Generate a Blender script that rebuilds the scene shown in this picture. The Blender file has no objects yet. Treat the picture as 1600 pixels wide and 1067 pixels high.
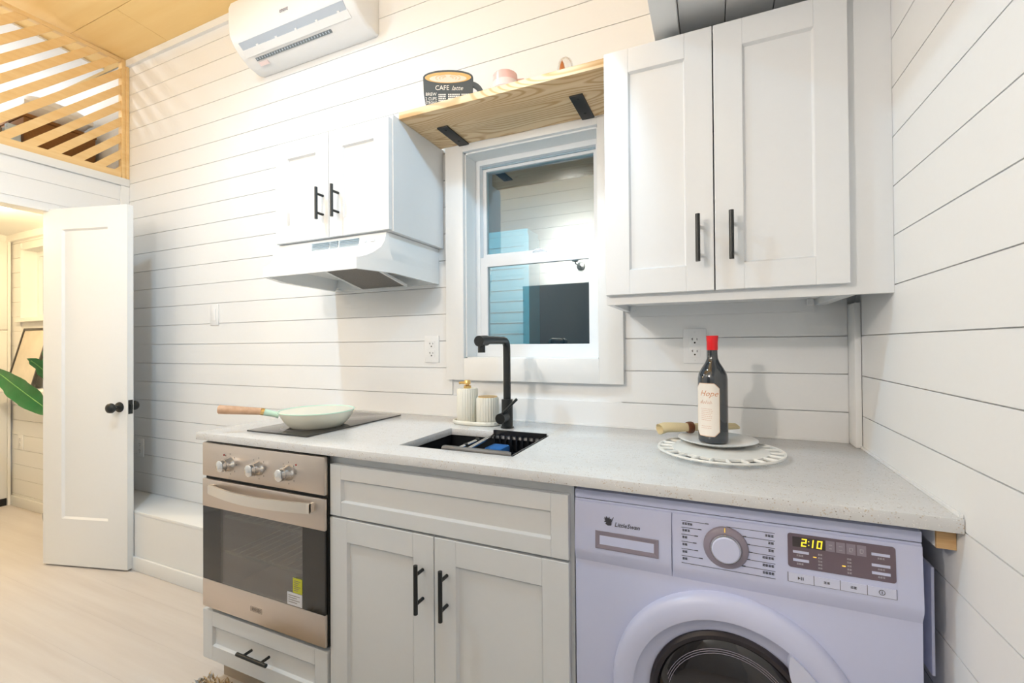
import bpy, bmesh, math, random
from mathutils import Vector, Matrix
random.seed(7)
R = math.radians
S = bpy.context.scene
COL = S.collection

# ------------------------------------------------------------------ camera, world, lights, exposure
def make_camera():
    yaw, pitch, roll = 0.41735, 0.00759, -0.00758
    f = Vector((-math.sin(yaw)*math.cos(pitch), math.cos(yaw)*math.cos(pitch), math.sin(pitch)))
    r = Vector((math.cos(yaw), math.sin(yaw), 0)); u = r.cross(f)
    r2 = r*math.cos(roll)+u*math.sin(roll); u2 = -r*math.sin(roll)+u*math.cos(roll)
    cd = bpy.data.cameras.new('camera'); cd.sensor_fit = 'HORIZONTAL'; cd.sensor_width = 36
    cd.lens = 704.0/1600*36; cd.clip_start = .02; cd.clip_end = 60
    co = bpy.data.objects.new('camera', cd); COL.objects.link(co)
    m = Matrix((r2, u2, -f)).transposed().to_4x4(); m.translation = Vector((-.3891, -1.6424, 1.2161))
    co.matrix_world = m
    S.camera = co
make_camera()
w = bpy.data.worlds.new('world'); S.world = w; w.use_nodes = True
w.node_tree.nodes['Background'].inputs[0].default_value = (.05, .11, .17, 1)      # dusk outside
w.node_tree.nodes['Background'].inputs[1].default_value = .35
vs = S.view_settings
vs.view_transform = 'Standard'; vs.look = 'None'; vs.gamma = 1; vs.use_curve_mapping = False
vs.exposure = 0.16
def point(name, loc, power, color, radius):
    l = bpy.data.lights.new(name, 'POINT'); l.energy = power; l.color = color; l.shadow_soft_size = radius
    o = bpy.data.objects.new(name, l); COL.objects.link(o); o.location = loc
    return o
COOL = (.44, .74, 1.0); WARM = (1.0, .885, .775)
cl_ = bpy.data.lights.new('ceiling_lamp_light', 'SPOT'); cl_.energy = 70; cl_.color = COOL; cl_.shadow_soft_size = .05; cl_.spot_size = R(168); cl_.spot_blend = .75
co_ = bpy.data.objects.new('ceiling_lamp_light', cl_); COL.objects.link(co_); co_.location = (-2.17, -1.22, 3.05)   # ceiling can light, out of frame above
sl = bpy.data.lights.new('spotlight_light', 'SPOT'); sl.energy = 15; sl.color = COOL; sl.shadow_soft_size = .02; sl.spot_size = R(112); sl.spot_blend = .5
so = bpy.data.objects.new('spotlight_light', sl); COL.objects.link(so); so.location = (-.61, -.60, 2.22)      # spotlight on the loft beam
so.rotation_euler = (Vector((-1.40, -.50, 1.15))-Vector((-.61, -.60, 2.22))).to_track_quat('-Z', 'Y').to_euler()
point('sconce_light', (-1.52, -2.16, 2.04), 45, WARM, .05)           # sconce on the wall behind the camera
point('sconce_light', (-3.15, -2.16, 2.44), 10, (1.0, .82, .60), .05)      # added warm fill for ceiling and left wall, source unseen
point('bedroom_light', (-4.40, -.62, 1.98), 28, (1, .72, .38), .05)  # bedroom downlight
point('loft_light', (-4.95, -1.25, 2.75), 26, (.95, .98, 1), .06)     # lamp in the sleeping loft
point('siding_fill_light', (-1.7, .75, 2.75), 190, (.62, .92, 1), .08)      # added fill on the teal siding, no lamp seen there

# ------------------------------------------------------------------ materials
MATS = {}
def node_mat(name):
    m = bpy.data.materials.new(name); m.use_nodes = True
    nt = m.node_tree; b = nt.nodes['Principled BSDF']; MATS[name] = m
    return m, nt, b
def plain(name, col, rough=.5, metal=0, bump=0, bscale=60, var=0, spec=None, coat=0):
    m, nt, b = node_mat(name)
    b.inputs['Base Color'].default_value = (*col, 1); b.inputs['Roughness'].default_value = rough
    b.inputs['Metallic'].default_value = metal
    if spec is not None: b.inputs['Specular IOR Level'].default_value = spec
    if coat: b.inputs['Coat Weight'].default_value = coat
    tc = nt.nodes.new('ShaderNodeTexCoord'); n = nt.nodes.new('ShaderNodeTexNoise')
    nt.links.new(tc.outputs['Object'], n.inputs['Vector'])
    n.inputs['Scale'].default_value = bscale; n.inputs['Detail'].default_value = 3
    if bump:
        bp = nt.nodes.new('ShaderNodeBump'); bp.inputs['Strength'].default_value = bump; bp.inputs['Distance'].default_value = .002
        nt.links.new(n.outputs['Fac'], bp.inputs['Height']); nt.links.new(bp.outputs['Normal'], b.inputs['Normal'])
    mx = nt.nodes.new('ShaderNodeMixRGB'); k = 1-max(var, .02)
    mx.inputs[1].default_value = (col[0]*k, col[1]*k, col[2]*k, 1); mx.inputs[2].default_value = (*col, 1)
    nt.links.new(n.outputs['Fac'], mx.inputs[0]); nt.links.new(mx.outputs[0], b.inputs['Base Color'])
    return m
def wood(name, c1, c2, axis='x', scale=1.0, rough=.5, ring=0.0, contrast=(.35, .7)):
    m, nt, b = node_mat(name); N = nt.nodes.new; L = nt.links.new
    tc = N('ShaderNodeTexCoord'); mp = N('ShaderNodeMapping'); L(tc.outputs['Object'], mp.inputs['Vector'])
    long, cross = 1.2*scale, 22*scale
    mp.inputs['Scale'].default_value = {'x': (long, cross, cross), 'y': (cross, long, cross), 'z': (cross, cross, long)}[axis]
    n = N('ShaderNodeTexNoise'); n.inputs['Scale'].default_value = 1.6; n.inputs['Detail'].default_value = 6; n.inputs['Roughness'].default_value = .6
    L(mp.outputs[0], n.inputs['Vector'])
    cr = N('ShaderNodeValToRGB'); cr.color_ramp.elements[0].position, cr.color_ramp.elements[1].position = contrast
    cr.color_ramp.elements[0].color = (*c2, 1); cr.color_ramp.elements[1].color = (*c1, 1)
    L(n.outputs['Fac'], cr.inputs[0]); out = cr.outputs[0]
    if ring:
        mp2 = N('ShaderNodeMapping'); L(tc.outputs['Object'], mp2.inputs['Vector'])
        mp2.inputs['Scale'].default_value = {'x': (1.1, 5, 5), 'y': (5, 1.1, 5), 'z': (5, 5, 1.1)}[axis]
        n2 = N('ShaderNodeTexNoise'); n2.inputs['Scale'].default_value = 1.3; n2.inputs['Detail'].default_value = 1
        L(mp2.outputs[0], n2.inputs['Vector'])
        mul = N('ShaderNodeMath'); mul.operation = 'MULTIPLY'; mul.inputs[1].default_value = 150; L(n2.outputs['Fac'], mul.inputs[0])
        sn = N('ShaderNodeMath'); sn.operation = 'SINE'; L(mul.outputs[0], sn.inputs[0])
        ad = N('ShaderNodeMapRange'); ad.inputs[1].default_value = .1; ad.inputs[2].default_value = 1; L(sn.outputs[0], ad.inputs[0])
        ml = N('ShaderNodeMath'); ml.operation = 'MULTIPLY'; ml.inputs[1].default_value = ring; L(ad.outputs[0], ml.inputs[0])
        mx = N('ShaderNodeMixRGB'); mx.inputs[2].default_value = (c2[0]*.78, c2[1]*.66, c2[2]*.52, 1)
        L(ml.outputs[0], mx.inputs[0]); L(out, mx.inputs[1]); out = mx.outputs[0]
    L(out, b.inputs['Base Color']); b.inputs['Roughness'].default_value = rough
    bp = N('ShaderNodeBump'); bp.inputs['Strength'].default_value = .08; bp.inputs['Distance'].default_value = .002
    L(n.outputs['Fac'], bp.inputs['Height']); L(bp.outputs[0], b.inputs['Normal'])
    return m
def quartz(name):
    m, nt, b = node_mat(name); N = nt.nodes.new; L = nt.links.new
    tc = N('ShaderNodeTexCoord')
    cur = None
    base = (.70, .70, .70, 1)
    for sc, thr, col in ((210, .34, (.56, .47, .37, 1)), (150, .20, (.22, .17, .13, 1)), (320, .28, (.93, .92, .90, 1))):
        v = N('ShaderNodeTexVoronoi'); v.inputs['Scale'].default_value = sc; L(tc.outputs['Object'], v.inputs['Vector'])
        n = N('ShaderNodeTexNoise'); n.inputs['Scale'].default_value = sc*.25; L(tc.outputs['Object'], n.inputs['Vector'])
        a = N('ShaderNodeMapRange'); a.inputs[1].default_value = thr; a.inputs[2].default_value = thr*.6; L(v.outputs['Distance'], a.inputs[0])
        g = N('ShaderNodeMapRange'); g.inputs[1].default_value = .49; g.inputs[2].default_value = .61; L(n.outputs['Fac'], g.inputs[0])
        ml = N('ShaderNodeMath'); ml.operation = 'MULTIPLY'; L(a.outputs[0], ml.inputs[0]); L(g.outputs[0], ml.inputs[1])
        mx = N('ShaderNodeMixRGB'); L(ml.outputs[0], mx.inputs[0]); mx.inputs[2].default_value = col
        if cur is None: mx.inputs[1].default_value = base
        else: L(cur, mx.inputs[1])
        cur = mx.outputs[0]
    L(cur, b.inputs['Base Color']); b.inputs['Roughness'].default_value = .22
    return m
def brushed(name, col, rough=.3):
    m, nt, b = node_mat(name); N = nt.nodes.new; L = nt.links.new
    tc = N('ShaderNodeTexCoord'); mp = N('ShaderNodeMapping'); L(tc.outputs['Object'], mp.inputs['Vector'])
    mp.inputs['Scale'].default_value = (3, 3, 900)
    n = N('ShaderNodeTexNoise'); n.inputs['Scale'].default_value = 1; n.inputs['Detail'].default_value = 2; L(mp.outputs[0], n.inputs['Vector'])
    a = N('ShaderNodeMapRange'); a.inputs[3].default_value = rough-.06; a.inputs[4].default_value = rough+.08; L(n.outputs['Fac'], a.inputs[0])
    L(a.outputs[0], b.inputs['Roughness'])
    b.inputs['Base Color'].default_value = (*col, 1); b.inputs['Metallic'].default_value = 1
    bp = N('ShaderNodeBump'); bp.inputs['Strength'].default_value = .05; bp.inputs['Distance'].default_value = .001
    L(n.outputs['Fac'], bp.inputs['Height']); L(bp.outputs[0], b.inputs['Normal'])
    return m
def glass(name, tint, refl, rough=0.0):
    m, nt, b = node_mat(name); N = nt.nodes.new; L = nt.links.new
    nt.nodes.remove(b); o = nt.nodes['Material Output']
    t = N('ShaderNodeBsdfTransparent'); t.inputs[0].default_value = (*tint, 1)
    g = N('ShaderNodeBsdfGlossy'); g.inputs['Roughness'].default_value = rough; g.inputs[0].default_value = (1, 1, 1, 1)
    fr = N('ShaderNodeLayerWeight'); fr.inputs['Blend'].default_value = .25
    mr = N('ShaderNodeMapRange'); mr.inputs[3].default_value = refl; mr.inputs[4].default_value = min(1, refl+.5); L(fr.outputs['Fresnel'], mr.inputs[0])
    mx = N('ShaderNodeMixShader'); L(mr.outputs[0], mx.inputs[0]); L(t.outputs[0], mx.inputs[1]); L(g.outputs[0], mx.inputs[2])
    L(mx.outputs[0], o.inputs['Surface'])
    return m
def emit(name, col, st):
    m, nt, b = node_mat(name)
    b.inputs['Base Color'].default_value = (*col, 1); b.inputs['Emission Color'].default_value = (*col, 1); b.inputs['Emission Strength'].default_value = st
    return m
PAINT = plain('white_wall_paint', (.86, .865, .865), .55, bump=.03, bscale=90)
TRIM = plain('white_trim_paint', (.865, .87, .865), .4)
CAB = plain('white_cabinet_lacquer', (.80, .81, .815), .35)
HOODW = plain('white_enamel', (.85, .87, .875), .25)
PLAST = plain('white_plastic', (.87, .875, .88), .35)
VINYL = plain('white_vinyl', (.86, .88, .90), .35)
PLY = wood('plywood_ceiling', (.97, .72, .34), (.91, .63, .26), 'x', .35, .6, contrast=(.3, .75))
PINE = wood('pine_board', (.86, .67, .42), (.74, .52, .28), 'x', .8, .5, ring=.95)
SLAT = wood('pine_slat', (.90, .66, .34), (.82, .55, .24), 'y', .8, .5)
OAKF = wood('pale_floor_wood', (.70, .66, .63), (.615, .565, .53), 'x', .45, .45, contrast=(.3, .72))
CLEATW = wood('cleat_wood', (.75, .52, .27), (.52, .30, .12), 'x', 2.2, .6)
QUARTZ = quartz('speckled_quartz')
STEEL = brushed('brushed_steel', (.70, .62, .555), .40)
STEELH = brushed('polished_handle_steel', (.88, .83, .76), .38)
CHROME = plain('satin_chrome', (.80, .80, .80), .18, 1)
BLACK = plain('matte_black_metal', (.018, .020, .020), .38, .2)
IRON = plain('black_iron', (.028, .028, .028), .5, .3)
RAILG = plain('grey_rail', (.16, .155, .15), .45, .3)
DARK = plain('dark_gap', (.012, .012, .012), .6)
SINKM = plain('black_sink', (.012, .013, .015), .3)
HOB = plain('black_ceramic_glass', (.018, .016, .015), .10, spec=.9)
OVENGL = glass('smoked_oven_glass', (.50, .49, .48), .12, .02)
OVENBL = plain('black_oven_glass', (.012, .011, .010), .06, spec=.8)
OVENIN = plain('oven_enamel', (.16, .16, .165), .4)
WINGL = glass('window_glass', (.52, .72, .76), .24)
GREEN = plain('mint_enamel', (.60, .83, .68), .22)
CREAM = plain('cream_enamel', (.80, .79, .67), .3)
HANDW = wood('handle_wood', (.66, .43, .28), (.56, .34, .21), 'x', 2, .5)
BRASS = plain('brushed_gold', (.80, .55, .22), .3, 1)
RACKM = plain('bright_rack_wire', (.85, .84, .80), .3)
CERAM = plain('cream_ceramic', (.80, .78, .69), .35)
CHINA = plain('white_china', (.93, .935, .92), .25)
WHITEWD = plain('whitewashed_wood', (.84, .83, .79), .5, bump=.1, bscale=40, var=.06)
WINE = plain('dark_wine_glass', (.020, .026, .033), .05, spec=.8, coat=.4)
WAX = plain('red_wax', (.78, .012, .018), .3)
LABEL = plain('cream_label_paper', (.85, .78, .70), .7)
LABINK = plain('rust_ink', (.62, .27, .13), .7)
LABGOLD = plain('label_border', (.66, .45, .30), .6)
LINEN = plain('ochre_linen', (.83, .70, .43), .85, bump=.3, bscale=300, var=.12)
RINGW = wood('dark_wood_ring', (.22, .08, .03), (.12, .04, .015), 'z', 3, .35)
WASH = plain('lilac_white_enamel', (.60, .63, .84), .32)
WASHD = plain('lilac_grey_plastic', (.27, .235, .29), .35)
WASHL = plain('pale_lilac_plastic', (.62, .645, .84), .3)
WDISP = plain('mauve_display', (.155, .115, .145), .25)
WBTN = plain('pale_button', (.64, .66, .82), .3)
WLINE = plain('dark_print', (.05, .05, .065), .6)
WPALE = plain('pale_print', (.50, .47, .52), .6)
WGLASS = plain('washer_dark_glass', (.014, .012, .014), .06, spec=.8)
WSEAL = plain('black_rubber', (.02, .015, .02), .35)
DRUM = plain('steel_drum', (.45, .44, .47), .25, 1)
DIGIT = emit('yellow_digit', (1, .82, .05), .55)
AMBER = emit('amber_led', (1, .62, .10), .5)
SLATE = plain('slate_print', (.075, .095, .11), .5)
OCHRE = plain('latte_ochre', (.80, .50, .20), .6)
FOAM = plain('latte_foam', (.84, .76, .66), .6)
CHALK = plain('chalk_lettering', (.88, .88, .85), .7)
PINK = plain('pink_glaze', (.86, .56, .54), .2)
PINKW = plain('pale_pink_glaze', (.90, .76, .74), .2)
COPPER = plain('copper', (.72, .28, .14), .25, 1)
CLEAR = glass('clear_glass', (.95, .96, .96), .06)
LEAF = plain('banana_leaf', (.018, .15, .045), .35, var=.35, bscale=14)
LEAFST = plain('leaf_stem', (.12, .30, .08), .5)
BLUEBL = plain('blue_block', (.02, .14, .42), .9, bump=.4, bscale=200)
POT = plain('grey_pot', (.35, .34, .33), .6)
FRAMEB = plain('black_frame', (.03, .027, .025), .4)
ART = plain('pale_art_paper', (.74, .68, .58), .8, var=.25, bscale=9)
BROWN = plain('brown_cardboard', (.30, .13, .035), .8, bump=.3, bscale=120, var=.35)
DUVET = plain('white_cotton', (.86, .84, .82), .9)
CAMO = plain('dark_patterned_throw', (.34, .26, .19), .9, var=.75, bscale=16)
SHEER = plain('grey_towel', (.42, .40, .40), .9)
PALEBLUE = plain('pale_blue_plastic', (.55, .64, .74), .4)
YEL = plain('yellow_green_sticker', (.62, .62, .04), .5)
STW = plain('white_sticker', (.78, .77, .80), .5)
RED = plain('red_mark', (.42, .03, .02), .5)
ETCH = plain('etched_mark', (.27, .23, .20), .5, .6)
FILT = plain('filter_mesh', (.24, .225, .21), .55, .5, bump=.8, bscale=260, var=.5)
GREYV = plain('grey_vent', (.36, .47, .55), .5)
DGREYV = plain('dark_louvre', (.16, .19, .21), .5)
ACGREY = plain('air_outlet_grey', (.50, .56, .64), .5)
STICKP = plain('faded_pink_sticker', (.86, .70, .68), .6)
FRIDGE = plain('graphite_fridge', (.24, .245, .25), .45, 0)
SIDING = plain('teal_siding', (.22, .50, .56), .6, bump=.1, bscale=40)
GROUND = plain('dark_ground', (.06, .06, .055), .9, var=.3)
SHAGA = plain('tan_shag', (.70, .53, .33), .95, var=.4, bscale=40)
SHAGB = plain('grey_shag', (.60, .62, .65), .95, var=.4, bscale=40)
TOEK = plain('toe_kick_board', (.55, .45, .34), .6)
BULB = emit('warm_bulb', (1, .78, .5), 9)
PANEL_DARK = plain('dark_panel', (.05, .04, .045), .5)

# ------------------------------------------------------------------ mesh helpers
class MB:
    def __init__(s): s.v = []; s.f = []; s.mi = []; s.cur = 0
    def mat(s, i): s.cur = i; return s
    def add(s, vs, fs):
        o = len(s.v); s.v += [tuple(x) for x in vs]
        for f in fs: s.f.append([i+o for i in f]); s.mi.append(s.cur)
        return s
    def box(s, x0, x1, y0, y1, z0, z1, bev=0, seg=2):
        if x0 > x1: x0, x1 = x1, x0
        if y0 > y1: y0, y1 = y1, y0
        if z0 > z1: z0, z1 = z1, z0
        vs = [(x, y, z) for x in (x0, x1) for y in (y0, y1) for z in (z0, z1)]
        fs = [(0, 1, 3, 2), (4, 6, 7, 5), (0, 4, 5, 1), (2, 3, 7, 6), (0, 2, 6, 4), (1, 5, 7, 3)]
        if not bev: return s.add(vs, fs)
        bm = bmesh.new(); bv = [bm.verts.new(v) for v in vs]
        for f in fs: bm.faces.new([bv[i] for i in f])
        bmesh.ops.recalc_face_normals(bm, faces=bm.faces)
        bmesh.ops.bevel(bm, geom=list(bm.edges), offset=bev, segments=seg, profile=.5, affect='EDGES')
        return s.addbm(bm)
    def addbm(s, bm, M=None):
        bm.verts.index_update()
        vs = [(M @ v.co if M else v.co.copy()) for v in bm.verts]; fs = [[v.index for v in f.verts] for f in bm.faces]
        bm.free(); return s.add(vs, fs)
    def frame(s, c, axis):
        a = Vector(axis).normalized(); t = Vector((0, 0, 1)) if abs(a.z) < .9 else Vector((1, 0, 0))
        u = t.cross(a).normalized(); w_ = a.cross(u); return Vector(c), u, w_, a
    def lathe(s, c, axis, prof, n=32, close=False):
        c, u, w_, a = s.frame(c, axis); vs = []; fs = []
        for r, h in prof:
            for k in range(n):
                t = 2*math.pi*k/n; vs.append(c+a*h+(u*math.cos(t)+w_*math.sin(t))*r)
        m = len(prof)
        for i in range(m-1 if not close else m):
            for k in range(n):
                k2 = (k+1) % n; j = (i+1) % m
                fs.append((i*n+k, i*n+k2, j*n+k2, j*n+k))
        if not close:
            if prof[0][0] > 1e-6: fs.append(tuple(reversed(range(n))))
            if prof[-1][0] > 1e-6: fs.append(tuple((m-1)*n+k for k in range(n)))
        return s.add(vs, fs)
    def cyl(s, p0, p1, r, n=20, r1=None):
        p0, p1 = Vector(p0), Vector(p1); d = p1-p0
        return s.lathe(p0, d, [(r, 0), (r if r1 is None else r1, d.length)], n)
    def tube(s, pts, r, n=10, caps=True):
        pts = [Vector(p) for p in pts]; rs = r if isinstance(r, (list, tuple)) else [r]*len(pts)
        vs = []; fs = []; prev = None
        for i, p in enumerate(pts):
            a = (pts[min(i+1, len(pts)-1)]-pts[max(i-1, 0)]).normalized()
            if prev is None:
                t = Vector((0, 0, 1)) if abs(a.z) < .9 else Vector((1, 0, 0)); u = t.cross(a).normalized()
            else: u = (prev-a*prev.dot(a)).normalized()
            prev = u; w_ = a.cross(u)
            for k in range(n):
                t = 2*math.pi*k/n; vs.append(p+(u*math.cos(t)+w_*math.sin(t))*rs[i])
        for i in range(len(pts)-1):
            for k in range(n): fs.append((i*n+k, i*n+(k+1) % n, (i+1)*n+(k+1) % n, (i+1)*n+k))
        if caps: fs.append(tuple(reversed(range(n)))); fs.append(tuple((len(pts)-1)*n+k for k in range(n)))
        return s.add(vs, fs)
    def prism(s, poly, fn, d0, d1):
        # poly of (a,b); fn(a,b,d) -> xyz
        n = len(poly); vs = [fn(a, b, d0) for a, b in poly]+[fn(a, b, d1) for a, b in poly]
        fs = [tuple(range(n)), tuple(reversed(range(n, 2*n)))]+[(i, i+n, (i+1) % n+n, (i+1) % n) for i in range(n)]
        return s.add(vs, fs)
    def ringbox(s, x0, x1, z0, z1, wx, wz, y0, y1):
        s.box(x0, x0+wx, y0, y1, z0, z1); s.box(x1-wx, x1, y0, y1, z0, z1)
        s.box(x0+wx, x1-wx, y0, y1, z0, z0+wz); s.box(x0+wx, x1-wx, y0, y1, z1-wz, z1); return s
    def text(s, body, size, fn, extr=.0004, shear=0, align='CENTER', maxw=None):
        cu = bpy.data.curves.new('t', 'FONT'); cu.body = body; cu.size = size; cu.shear = shear; cu.align_x = align
        cu.extrude = extr; cu.resolution_u = 2
        ob = bpy.data.objects.new('t', cu); me = bpy.data.meshes.new_from_object(ob)
        k = 1.0
        if maxw and len(me.vertices):
            xs = [v.co.x for v in me.vertices]; k = min(1, maxw/(max(xs)-min(xs)))
        s.add([fn(v.co.x*k, v.co.y, v.co.z) for v in me.vertices], [list(p.vertices) for p in me.polygons])
        bpy.data.objects.remove(ob); bpy.data.curves.remove(cu); bpy.data.meshes.remove(me); return s
    def build(s, name, mats, parent=None, smooth=0, xf=None):
        me = bpy.data.meshes.new(name)
        vs = [xf @ Vector(v) for v in s.v] if xf else s.v
        me.from_pydata(vs, [], s.f)
        if not isinstance(mats, (list, tuple)): mats = [mats]
        for m in mats: me.materials.append(m)
        if len(mats) > 1:
            for p, i in zip(me.polygons, s.mi): p.material_index = i
        bm = bmesh.new(); bm.from_mesh(me); bmesh.ops.recalc_face_normals(bm, faces=bm.faces); bm.to_mesh(me); bm.free()
        if smooth:
            for p in me.polygons: p.use_smooth = True
            me.set_sharp_from_angle(angle=R(smooth))
        o = bpy.data.objects.new(name, me); COL.objects.link(o)
        if parent: attach(o, parent)
        return o
WLOC = {}
def attach(o, parent):
    o.parent = parent
    o.matrix_parent_inverse = Matrix.Translation(-Vector(WLOC.get(parent.name, (0, 0, 0))))
def tag(o, label, cat, group=None, kind=None):
    o['label'] = label; o['category'] = cat
    if group: o['group'] = group
    if kind: o['kind'] = kind
    return o
def thing(name, label, cat, loc, group=None, kind=None):
    o = bpy.data.objects.new(name, None); o.empty_display_size = .05; COL.objects.link(o); o.location = loc
    WLOC[o.name] = loc
    return tag(o, label, cat, group, kind)
def part(name, mat, parent, x0, x1, y0, y1, z0, z1, bev=0, smooth=0, label=None):
    o = MB().box(x0, x1, y0, y1, z0, z1, bev).build(name, mat, parent, smooth or (40 if bev else 0))
    if label: o['label'] = label
    return o

# ------------------------------------------------------------------ the setting
Z0, PITCH, GAP = 1.0065, .1143, .0026
XP = -3.80                       # partition with the loft railing
YF = -2.36                       # wall behind the camera
XB = -5.42                       # far bedroom wall
def ceil_z(y): return 3.053-.064*y
rows = [(Z0+PITCH*k+GAP/2, Z0+PITCH*(k+1)-GAP/2) for k in range(-9, 20)]
WX0, WX1, WZ0, WZ1 = -1.327, -.764, 1.163, 2.018      # kitchen window opening
BX0, BX1, BZ0, BZ1 = -5.27, -4.45, 1.44, 1.985        # bedroom window opening
# floor of planks
fl = MB().box(XB-.1, .1, YF-.1, .1, -.12, -.008).build('floor', OAKF)
tag(fl, 'pale greige wood plank floor of the kitchen and bedroom', 'floor', kind='structure')
y = .0; r = 0
while y > YF+.01:
    y1 = max(y-.178, YF); x = XB-random.random()*1.1
    while x < 0:
        xe = min(x+1.22, 0.0)
        if xe > XB+.02: part('plank', OAKF, fl, max(x, XB), xe-.0003, y1+.00025, y, -.008, 0)
        x += 1.22
    y = y1; r += 1
# back wall with two window openings
m = MB()
for a, b, c, d in [(XB-.1, BX0, -.05, 3.2), (BX0, BX1, -.05, BZ0), (BX0, BX1, BZ1, 3.2), (BX1, WX0, -.05, 3.2), (WX0, WX1, -.05, WZ0), (WX0, WX1, WZ1, 3.2), (WX1, .1, -.05, 3.2)]:
    m.box(a, b, .008, .15, c, d)
wb = tag(m.build('wall_back', PAINT), 'white horizontal shiplap wall behind the kitchen counter', 'wall', kind='structure')
def boards(parent, spans, zmax, zmin=0.0, holes=()):
    for a, b in rows:
        z0, z1 = max(a, zmin), min(b, zmax)
        if z1-z0 < .006: continue
        for s0, s1 in spans:
            segs = [(s0, s1)]
            for h0, h1, hz0, hz1 in holes:
                if z1 > hz0+.01 and z0 < hz1-.01:
                    segs = [q for a_, b_ in segs for q in ((a_, min(b_, h0)), (max(a_, h1), b_)) if q[1]-q[0] > .01]
            for q in segs: yield q[0], q[1], z0, z1
for a, b, c, d in boards(wb, [(XP, -.0165)], 3.05, holes=[(-1.395, -.69, 1.08, 2.045)]):
    part('board', PAINT, wb, a, b, 0, .0085, c, d)
for a, b, c, d in boards(wb, [(XB, XP-.1)], 2.09, holes=[(BX0, BX1, BZ0, BZ1)]):
    part('board', PAINT, wb, a, b, 0, .0085, c, d)
# right wall
wr = tag(MB().box(.007, .15, YF-.1, .15, -.05, 3.35).build('wall_right', PAINT), 'white shiplap wall at the right end of the counter', 'wall', kind='structure')
for a, b, c, d in boards(wr, [(YF, -.0705)], 3.2):
    part('board', PAINT, wr, 0, .0075, a, b, c, d)
# wall behind the camera
wf = tag(MB().box(XB-.1, .1, YF-.15, YF-.005, -.05, 3.35).build('wall_front', PAINT), 'white shiplap wall facing the kitchen, mirrored in the window', 'wall', kind='structure')
for a, b, c, d in boards(wf, [(XP, 0)], 3.2):
    part('board', PAINT, wf, a, b, YF-.0055, YF, c, d)
# partition under the loft with a door opening
DO0, DO1, DOZ = -.985, -.332, 2.004
m = MB().box(XP-.1, XP-.005, DO1, .012, 0, 2.29).box(XP-.1, XP-.005, YF, DO0, 0, 2.29).box(XP-.1, XP-.005, DO0, DO1, DOZ+.001, 2.29)
wl = tag(m.build('wall_left', PAINT), 'white shiplap partition with a doorway under the loft railing', 'wall', kind='structure')
for a, b, c, d in boards(wl, [(YF, -.045)], 2.243, holes=[(DO0, DO1, -.1, DOZ)]):
    part('board', PAINT, wl, XP-.0055, XP, a, b, max(c, 0), d)
part('door_jamb', TRIM, wl, XP-.105, XP+.004, DO1-.004, DO1+.014, 0, DOZ)
part('door_jamb', TRIM, wl, XP-.105, XP+.004, DO0-.014, DO0+.004, 0, DOZ)
part('door_head', TRIM, wl, XP-.105, XP+.004, DO0, DO1, DOZ-.016, DOZ+.002)
part('corner_batten', TRIM, wl, XP, XP+.010, -.046, -.001, .33, 2.243)
tr = tag(MB().box(XP-.02, XP+.016, YF, -.0005, 2.244, 2.292, .003).build('trim_1', TRIM, smooth=40), 'white trim band running below the wooden loft railing', 'trim', kind='structure')
# far bedroom wall
wx = tag(MB().box(XB-.12, XB, YF-.1, .1, -.05, 3.35).build('wall_bedroom', PAINT), 'plain pale wall at the far end of bedroom and loft', 'wall', kind='structure')
lf = tag(MB().box(XB, XP-.02, YF, -.0005, 2.10, 2.288).build('loft_floor', TRIM), 'pale underside and floor of the sleeping loft above the bedroom', 'ceiling', kind='structure')
tag(MB().box(XB, XP-.1, -.03, -.0005, 2.05, 2.10).build('trim_2', TRIM), 'crown trim where bedroom ceiling meets the window wall', 'trim', kind='structure')
# plywood ceiling in sheets
cg = tag(MB().prism([(YF-.15, ceil_z(YF-.15)+.03), (.15, ceil_z(.15)+.03), (.15, ceil_z(.15)+.12), (YF-.15, ceil_z(YF-.15)+.12)], lambda a, b, d: (d, a, b), XB-.1, .1).build('ceiling', PLY), 'sloping golden plywood ceiling over kitchen and loft', 'ceiling', kind='structure')
for ya, yb, xo in [(.0, -.274, -3.352), (-.277, -1.497, -4.6), (-1.50, YF, -3.352)]:
    xs = sorted({XB, 0.0, *[xo+2.44*k for k in (-1, 0, 1) if XB < xo+2.44*k < 0]})
    for x0, x1 in zip(xs, xs[1:]):
        MB().prism([(ya, ceil_z(ya)), (yb, ceil_z(yb)), (yb, ceil_z(yb)+.028), (ya, ceil_z(ya)+.028)], lambda a, b, d: (d, a, b), x0+.0015, x1-.0015).build('plywood_sheet', PLY, cg)
MB().prism([(-.03, ceil_z(-.03)-.014), (YF, ceil_z(YF)-.014), (YF, ceil_z(YF)-.002), (-.03, ceil_z(-.03)-.002)], lambda a, b, d: (d, a, b), XB, -4.02).build('loft_panel', PAINT, cg)
tag(MB().prism([(0, 3.012), (-.018, 3.012), (-.018, ceil_z(-.018)-.001), (0, ceil_z(0)-.001)], lambda a, b, d: (d, a, b), XP, 0).build('trim_3', TRIM), 'white trim along the top of the shiplap wall', 'trim', kind='structure')
tag(MB().box(-.0165, -.0005, -.070, -.0005, .915, 1.33, .002).build('trim_4', TRIM, smooth=40), 'narrow white corner batten above the counter\'s right end', 'trim', kind='structure')
# kitchen-end loft: beam and white plank soffit
sf = thing('loft_soffit', 'white beam and plank soffit above the tall wall cabinet', 'soffit', (-.26, -1.2, 2.07), kind='structure')
part('beam', TRIM, sf, -.528, -.464, YF, -.0005, 2.072, 2.26, .003)
for k in range(4):
    a = -.463+k*.1155; part('board', PAINT, sf, a+.0015, min(a+.114, -.001), YF, -.0005, 2.102, 2.115)
part('deck', PAINT, sf, -.463, -.001, YF, -.0005, 2.118, 2.20)
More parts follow.
